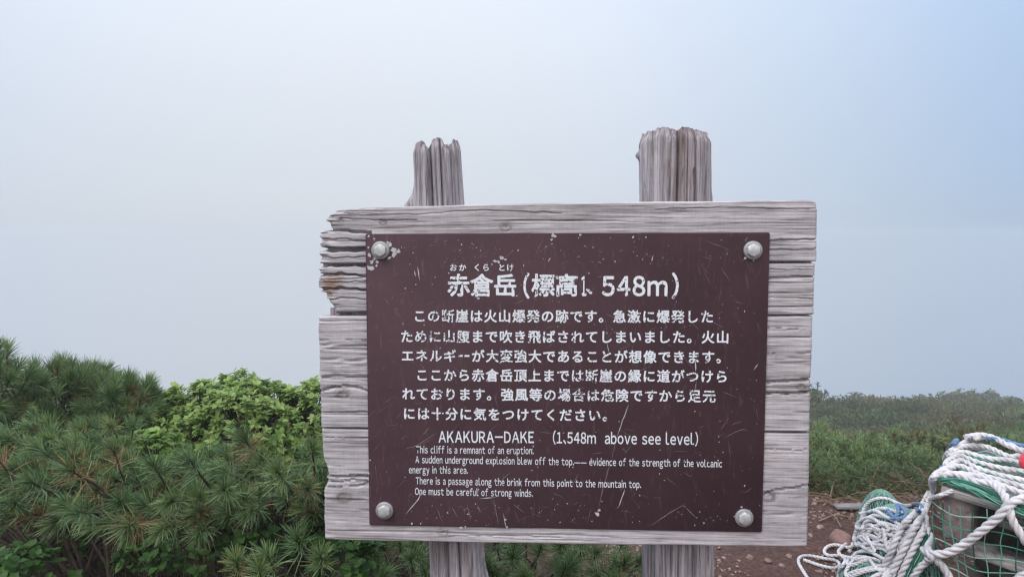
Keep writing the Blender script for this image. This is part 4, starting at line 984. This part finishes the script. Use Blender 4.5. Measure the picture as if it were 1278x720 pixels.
box_between(e0+[0, 0, 0.01], e1_+[0, 0, 0.01], (0, 0, 1), 0.05, 0.018, 'edging_board', M_LUMBER, 'weathered board edging the bare soil before the scrub', 'board', seed=2)

# ------------------------------------------------------------------ netted bundle and rope pile
A0 = P(1165, 604, 2.2); E1 = unit([0.77, -0.64, 0]); E2 = np.array([-E1[1], E1[0], 0.0])
def blocal(p): q = p-np.array([A0[0], A0[1], 0]); return np.stack([q@E1, q@E2, q[..., 2]], -1)
def bworld(s, t, z): return np.array([A0[0], A0[1], 0])+E1*s+E2*t+np.array([0, 0, z])
def sdf(p):
    q = blocal(p); ztop = A0[2]-0.10*q[..., 0]+0.13*q[..., 1]
    lo = np.array([0, 0, -0.2]); c = np.stack([(0.75)/2+0*ztop, 0.52/2+0*ztop, (ztop-0.2)/2], -1); h = np.stack([0.375+0*ztop, 0.26+0*ztop, (ztop+0.2)/2], -1)
    r = 0.03; d = np.abs(q-c)-(h-r)
    box = np.linalg.norm(np.maximum(d, 0), axis=-1)+np.minimum(d.max(-1), 0)-r
    def ell(c, rad):
        c = np.asarray(c); rad = np.asarray(rad); k0 = np.linalg.norm((p-c)/rad, axis=-1); k1 = np.linalg.norm((p-c)/rad**2, axis=-1)
        return k0*(k0-1)/np.maximum(k1, 1e-9)
    m1 = ell(MOUND1[0], MOUND1[1]); m2 = ell(MOUND2[0], MOUND2[1]); m3 = ell(MOUND3[0], MOUND3[1]); gr = p[..., 2]-height(p[..., 0], p[..., 1])
    return np.minimum(np.minimum(np.minimum(box, m1), np.minimum(m2, m3)), gr*0.9)
MOUND1 = ((1.455, 2.48, 0.02), (0.115, 0.22, 0.285))
MOUND2 = ((1.60, 2.88, 0.0), (0.095, 0.11, 0.222))
MOUND3 = ((1.30, 2.40, 0.0), (0.09, 0.14, 0.135))
def march(px, py):
    d = unit(ray(px, py)); t = np.full(len(d), 0.9)
    for _ in range(120):
        p = CAM+d*t[:, None]; t = t+np.clip(sdf(p), -0.05, 0.15)*0.8
    return CAM+d*t[:, None]
def sgrad(p):
    e = 2e-3; return unit(np.stack([sdf(p+np.eye(3)[k]*e)-sdf(p-np.eye(3)[k]*e) for k in range(3)], -1))
def drape(pl, off):
    """pixel polyline (with optional lift) laid on the bundle, the heap or the soil"""
    pl = [(p[0], p[1], p[2] if len(p) > 2 else 0) for p in pl]
    q = catmull([(p[0], p[1], p[2]*100) for p in pl], 3.0); p = march(q[:, 0], q[:, 1]); g_ = sgrad(p)
    p = p+g_*(off+q[:, 2:3]/100)
    for _ in range(3): p[1:-1] = 0.25*p[:-2]+0.5*p[1:-1]+0.25*p[2:]
    return p
def rope(paths, r, label, mat=None, group='white ropes of the netted bundle', name='rope', sides=21, joined=False, cat='rope'):
    m = MB()
    for pl in paths:
        p = drape(pl, r*0.95) if not isinstance(pl, np.ndarray) else pl
        p = catmull(p[::2] if len(p) > 6 else p, r*0.5)
        sweep(m, p, r, sides, 3, r*6.4)
    o = m.build(name, mat or M_ROPE, None, True); tag(o, label, cat, group); return o
TR = 0.0128
def zigzag(strands):
    out = []
    for i, s in enumerate(strands): out += s if i % 2 == 0 else s[::-1]
    return out
rope([zigzag([
    [(1178, 578), (1186, 568), (1202, 556), (1215, 550), (1232, 548), (1242, 546), (1250, 553), (1262, 559), (1278, 565), (1296, 570)],
    [(1197, 562), (1215, 559), (1232, 561), (1248, 568), (1262, 574), (1278, 570), (1298, 578)],
    [(1184, 574), (1200, 567), (1216, 571), (1236, 576), (1256, 577), (1273, 581), (1298, 590)],
    [(1182, 580), (1198, 572), (1216, 579), (1238, 585), (1258, 589), (1278, 592), (1300, 600)],
    [(1183, 586), (1198, 577), (1214, 585), (1232, 592), (1255, 598), (1278, 603), (1300, 611)],
    [(1180, 591), (1194, 584), (1207, 588), (1224, 596), (1246, 602), (1278, 611), (1300, 619)],
])], TR*0.80, 'white twisted rope coiled back and forth over the top of the netted bundle')
rope([[(1204, 555, 0.02), (1222, 552, 0.02), (1240, 556, 0.02), (1256, 565, 0.02), (1272, 571, 0.02), (1296, 580, 0.02)]], TR*0.85, 'white rope lying on the coil at the very top of the bundle')
rope([[(1176, 600), (1186, 595), (1202, 599), (1220, 606), (1236, 610, 0.01), (1246, 619, 0.012), (1257, 632, 0.018), (1266, 650, 0.012), (1280, 672, 0.005), (1298, 705)]], TR, 'white rope bending down over the bundle edge past the knot')
rope([[(1196, 596, 0.004), (1225, 601, 0.004), (1246, 610, 0.004), (1278, 622, 0.004), (1302, 632)]], TR*0.9, 'white rope running along the front top edge of the bundle')
rope([[(1184, 592, 0.012), (1174, 598, 0.008), (1167, 609, 0.005), (1161, 622), (1157, 634), (1153, 647), (1153, 660), (1158, 672), (1164, 682, 0.01), (1172, 697, 0.008), (1181, 710), (1190, 728)]], TR, 'thick white rope hanging down the near corner of the bundle')
rope([[(1178, 596, 0.004), (1168, 602), (1160, 614), (1154, 626), (1149, 640), (1148, 655), (1152, 668)]], TR*0.9, 'white rope doubled beside the corner rope of the bundle')
rope([[(1158, 694, 0.016), (1166, 689, 0.018), (1184, 686, 0.014), (1205, 675, 0.012), (1226, 659, 0.012), (1244, 644, 0.014), (1258, 634, 0.02), (1275, 631, 0.016), (1300, 628, 0.01)]], TR*1.08, 'thick white rope stretched diagonally across the netted front of the bundle')
rope([[(1166, 684, 0.014), (1160, 692, 0.02), (1166, 698, 0.02), (1172, 691, 0.024), (1164, 686, 0.02)], [(1160, 697, 0.008), (1150, 706, 0.006), (1142, 718), (1136, 732)]], TR*0.95, 'white rope knotted at the lower corner and running down', joined=False)
rope([[(1262, 726, 0.004), (1276, 716, 0.004), (1296, 706, 0.004)]], TR*1.05, 'white rope end low on the bundle front at the photo edge')
# heap beside the bundle
H = 0.0074
heap = [
    [(1060, 690), (1064, 678), (1071, 660), (1078, 645), (1080, 634), (1087, 626), (1100, 622), (1114, 626), (1126, 633), (1140, 631), (1152, 633)],
    [(1152, 636), (1136, 640), (1122, 641), (1108, 636), (1094, 637), (1082, 641), (1075, 655), (1068, 672), (1064, 684)],
    [(1066, 686), (1076, 664), (1084, 648), (1096, 644), (1110, 647), (1124, 655)],
    [(1126, 660), (1112, 655), (1098, 652), (1086, 650), (1079, 658), (1086, 668), (1100, 674), (1112, 676)],
    [(1114, 680), (1100, 668), (1088, 660), (1080, 664), (1076, 672), (1090, 678), (1108, 670), (1124, 662), (1138, 655)],
    [(1140, 660), (1126, 668), (1116, 672), (1110, 680), (1112, 690), (1116, 698)],
    [(1118, 695), (1104, 684), (1088, 684), (1074, 690), (1064, 698), (1058, 706), (1068, 706), (1084, 701), (1100, 699), (1112, 694), (1122, 684), (1134, 668)],
    [(1138, 672), (1126, 690), (1114, 702), (1098, 708), (1080, 712), (1064, 716), (1058, 722), (1070, 728)],
    [(1078, 728), (1096, 718), (1112, 710), (1124, 696), (1136, 680), (1144, 664)],
    [(1072, 676), (1084, 684, .01), (1098, 690, .01), (1092, 678, .01), (1082, 670, .008)],
    [(1090, 656, .012), (1104, 664, .012), (1116, 664, .012), (1108, 656, .012), (1094, 662, .014), (1088, 672, .012), (1098, 682, .01)],
    [(1108, 660, .014), (1110, 672, .014), (1112, 684, .012), (1118, 694, .01), (1112, 704, .008), (1104, 716, .006), (1098, 730)],
]
rope([sum(heap[:6], [])], H, 'thin white rope heaped in loose loops on the left mound', group='white ropes of the heap')
rope([sum(heap[6:9], [])], H*1.05, 'white rope making wide loops low on the left mound', group='white ropes of the heap')
rope([sum(heap[9:], [])], H*1.0, 'white rope tangled over the loops of the left mound', group='white ropes of the heap')
RT = np.random.default_rng(91)
tang = []
for k in range(9):      # one more length thrown loosely to and fro over the heap
    y0 = 645+k*9; xl = 1076-k*2.0+RT.normal(0, 3); xr = 1126-k*1.0+RT.normal(0, 5)
    seg = [(xl, y0+RT.normal(0, 3), .004), (xl*0.65+xr*0.35, y0-4+RT.normal(0, 4), .008), (xl*0.3+xr*0.7, y0+2+RT.normal(0, 4), .008), (xr, y0+6+RT.normal(0, 3), .006)]
    tang += seg if k % 2 == 0 else seg[::-1]
rope([tang], H*0.9, 'thin white rope thrown to and fro over the whole heap', group='white ropes of the heap')
rope([[(1152, 640), (1144, 655, .008), (1137, 672, .01), (1129, 692, .01), (1121, 710, .01), (1114, 730, .01)]], TR*1.0, 'thick white rope falling from the bundle down the mound, outermost', group='thick ropes between bundle and mound')
rope([[(1156, 648), (1150, 664, .004), (1142, 684, .004), (1134, 702, .004), (1126, 722, .004), (1122, 734)]], TR*0.95, 'thick white rope falling beside the green net strands', group='thick ropes between bundle and mound')
rope([[(1144, 640), (1132, 656, .012), (1124, 674, .014), (1118, 690, .014), (1108, 712, .012), (1104, 730)]], TR*0.9, 'thick white rope lying across the mound loops', group='thick ropes between bundle and mound')
rope([[(1012, 730), (1004, 717), (997, 705), (996, 698), (1003, 695), (1016, 696), (1030, 699), (1044, 701), (1050, 706), (1044, 711), (1030, 709), (1016, 705), (1006, 701), (1002, 700)], ], H*0.95, 'thin white rope loop lying out on the soil', group='white ropes of the heap')
rope([[(1066, 700, .006), (1056, 700, .01), (1048, 696, .006), (1038, 697, .004), (1030, 694, .002), (1027, 690, .002), (1034, 684, .006), (1046, 684, .008), (1058, 688, .01), (1066, 686, .01), (1060, 680, .01), (1050, 690, .014), (1044, 694, .014), (1052, 700, .012), (1060, 706, .01), (1050, 714, .006), (1046, 722, .004), (1048, 732)]], H, 'thin white rope knotted up at the edge of the heap', group='white ropes of the heap')
rope([[(1150, 629), (1165, 622), (1176, 617), (1192, 612)]], H, 'thin rope leading from the heap up to the bundle', group='white ropes of the heap')
rope([[(1196, 553, .004), (1188, 560), (1180, 568), (1176, 580), (1175, 592)], ], TR*0.7, 'grey-blue rope at the back corner of the bundle', M_BLUE, 'blue ropes')
rope([[(1230, 557, .024), (1248, 558, .024), (1264, 562, .02), (1282, 566, .02)]], TR*0.6, 'thin blue rope tucked into the white coil on the bundle top', M_BLUE, 'blue ropes')
rope([[(1112, 640, .012), (1118, 648, .014), (1126, 652, .016), (1134, 648, .016), (1128, 640, .016), (1120, 634, .014), (1126, 646, .02), (1116, 652, .014)], ], H*0.95, 'blue rope knotted on top of the white heap', M_BLUE, 'blue ropes')
rope([[(1136, 634, .012), (1146, 632, .014), (1152, 637, .012), (1146, 646, .014), (1140, 641, .016)]], H*0.95, 'blue rope scrap between heap and bundle', M_BLUE, 'blue ropes')

# net over bundle: a square mesh of twine hanging on the front, bunched strands on top and at the corner
nm = MB()
RN = np.random.default_rng(19)
def netline(pl, r=0.0022, off=0.004):
    p = drape(pl, off); sweep(nm, catmull(p[::2], 0.012), r, 4, tone=RN.uniform(0, 1))
RN = np.random.default_rng(19)
def fpx(s, z):
    p = bworld(s, -0.001, z)-CAM; y = p@FWD
    return (639+852*p[0]/y, 360-852*(p@UPV)/y)
def wav(s, z): return s+0.016*math.sin(9*z+5*s)+0.010*math.sin(23*s+4*z), z-0.03*math.sin(7*s+1)-0.010*math.sin(31*s+12*z)
for s in np.arange(0.0, 0.46, 0.034):
    netline([fpx(*wav(s+RN.normal(0, .002), z)) for z in np.linspace(A0[2]-0.012-0.1*s, A0[2]-0.40, 12)])
for z in np.arange(0.04, 0.40, 0.040):
    netline([fpx(*wav(s, A0[2]-z-0.1*s)) for s in np.linspace(-0.0, 0.44, 14)])
for k in range(34):                      # strands along the top front edge
    a = RN.uniform(0, 1); o1 = a*24-4
    netline([(1172+RN.uniform(-4, 4), 604-o1*0.3+RN.normal(0, 1)), (1195, 604+o1*0.2+RN.normal(0, 1.5)), (1222, 613+o1*0.3+RN.normal(0, 1.5)), (1250, 624+o1*0.35+RN.normal(0, 2)), (1300, 644+o1*0.4+RN.normal(0, 2))], 0.0019, 0.003+RN.uniform(0, 0.012))
for k in range(60):                      # net bunched between the coils on the top
    x = RN.uniform(1188, 1270); y = 556+(x-1190)*0.25+RN.uniform(0, 32)
    netline([(x, y), (x+14, y+3+RN.normal(0, 2)), (x+30, y+8+RN.normal(0, 3))], 0.0018, 0.003+RN.uniform(0, 0.008))
for k in range(46):                      # net gathered in a skein down the corner
    o1 = RN.uniform(0, 1)
    netline([(1157+RN.normal(0, 1.5), 660+RN.uniform(-6, 4)), (1150+o1*6, 680), (1142+o1*10+RN.normal(0, 1), 698), (1134+o1*14+RN.normal(0, 1.5), 714), (1126+o1*18, 732)], 0.0017, 0.004+RN.uniform(0, 0.014))
o = nm.build('cargo_net', M_NET); tag(o, 'green mesh net stretched over the planks and bunched on top', 'net')
# netted sacks of the heap: each its own body wrapped in fine green mesh
def sack(md, label, mat_in, seed):
    c, r = np.array(md[0]), np.array(md[1])*0.965
    ph = np.linspace(0.02, math.pi-0.02, 36); th = np.arange(56)/56*2*math.pi; PH, TH = np.meshgrid(ph, th, indexing='ij')
    D = np.stack([np.sin(PH)*np.cos(TH), np.sin(PH)*np.sin(TH), np.cos(PH)], -1)
    rr = 1+0.10*(fbm(TH*3, PH*4, seed, 3)-0.5)
    V = (c+D*r*rr[..., None]).reshape(-1, 3)-c
    t = empty('netted_sack', tuple(c), label, 'sack', 'netted sacks in the heap')
    mesh_obj('filling', V, grid_faces(36, 56, True)[:, ::-1], mat_in, t, True)
    m = MB(); R = np.random.default_rng(seed)
    for k in range(60):
        a = k/60*2*math.pi
        for sg in (1, -1):
            tt = np.linspace(0.05, 2.2, 26); an = a+sg*tt*0.9+0.1*np.sin(tt*5+k)
            d = np.stack([np.sin(tt)*np.cos(an), np.sin(tt)*np.sin(an), np.cos(tt)], 1)
            sweep(m, d*np.array(md[1])*(1.005+0.01*R.random()), 0.0017, 3)
    m.build('net', M_NETPALE, t)
M_FILL = plain_mat('dull green filling', (0.028, 0.10, 0.07), 0.85, 0.5, 40, 0.004)
sack(MOUND1, 'green netted sack buried under the white rope loops', M_FILL, 3)
sack(MOUND2, 'green netted sack poking up behind the rope heap', M_FILL, 4)
sack(MOUND3, 'low green netted sack at the soil side of the heap', M_FILL, 5)

# what the net holds: planks, a stone block and stones
BU = (0, 0, 1)
def bplank(s0, s1, t0, z0, w, h, label, seed, dz=None):
    sl = -0.10*(s1-s0) if dz is None else dz
    return box_between(bworld(s0, t0, z0), bworld(s1, t0, z0+sl), BU, w, h, 'plank', M_LUMBER, label, 'plank', 'planks inside the net', seed=seed)
zt = A0[2]-0.022
bplank(0.02, 0.72, 0.085, zt, 0.15, 0.026, 'grey plank under the net along the front top edge', 21)
bplank(0.01, 0.72, 0.25, zt+0.022, 0.15, 0.026, 'grey plank second from the front under the rope coil', 22)
bplank(0.02, 0.72, 0.415, zt+0.043, 0.15, 0.026, 'grey plank furthest back under the rope coil', 23)
bplank(0.10, 0.72, 0.05, zt-0.175, 0.10, 0.024, 'grey plank low in the netted front, sloping down', 24, -0.10)
bplank(0.16, 0.72, 0.19, zt-0.10, 0.14, 0.02, 'dark grey plank leaning inside the bundle', 25, -0.10)
bk0 = bworld(0.066, 0.13, zt-0.16); box_between(bk0, bk0+[0, 0, 0.142], E2, 0.085, 0.20, 'stone_block', M_STONE, 'squarish pale stone block at the near corner under the planks', 'stone block', chip=0.010, seed=31)
M_VOIDSHADE = wood_mat('void shade lumber', 'X', (0.10, 0.09, 0.085), (0.03, 0.026, 0.025), (0.05, 0.035, 0.03))  # shade of the void put into the colour of added light-blocking boards
for k, lab in enumerate(('added board coloured dark as shade deep in the bundle, the upper of two', 'added board coloured dark as shade deep in the bundle, the lower of two')):
    box_between(bworld(0.10, 0.27, zt-0.13-0.2*k), bworld(0.72, 0.27, zt-0.19-0.2*k), E2, 0.195, 0.02, 'plank', M_VOIDSHADE, lab, 'plank', 'added shade boards in the net', seed=41+k)
rock(*bworld(0.08, 0.17, 0)[:2], 0.13, 'stone', M_ROCK, 'pinkish stone at the bottom corner of the netted bundle', 'stones in the net', (0.9, 0.8, 0.75), 14, zabs=zt-0.385)['category'] = 'stone'
rock(*bworld(0.24, 0.13, 0)[:2], 0.14, 'stone', M_ROCK, 'reddish stone low under the sloping plank', 'stones in the net', (0.9, 0.75, 0.7), 15, zabs=zt-0.355)['category'] = 'stone'
rock(*bworld(0.42, 0.2, 0)[:2], 0.17, 'stone', M_STONE, 'large dark stone deep inside the bundle', 'stones in the net', (1.0, 0.8, 0.7), 16, zabs=zt-0.345)['category'] = 'stone'
# red float on the coil
fp = march(np.array([1284.]), np.array([588.]))[0]
fm_ = MB(); n = 24; ph = np.linspace(0.01, math.pi-0.01, 18); th = np.arange(n)/n*2*math.pi; PH, TH = np.meshgrid(ph, th, indexing='ij')
rad = 0.034*(np.sin(PH)**0.9); fm_.add(np.stack([rad*np.cos(TH), rad*np.sin(TH), 0.046*np.cos(PH)], -1).reshape(-1, 3), grid_faces(18, n, True)[:, ::-1])
th2 = np.arange(25)/24*2*math.pi
sweep(fm_, np.stack([0.0342*np.cos(th2), 0.0342*np.sin(th2), 0*th2], 1), 0.0016, 5)
sweep(fm_, np.array([[0, 0, 0.044], [0, 0, 0.05], [0, 0, 0.054]]), [0.011, 0.012, 0.009], 10)
fo = fm_.build('float', M_FLOAT, None, True); fo.location = fp+np.array([0.004, -0.012, 0.045]); fo.rotation_euler = (0.5, 0.5, 0.3)
tag(fo, 'red plastic float lying on the white rope coil', 'float')
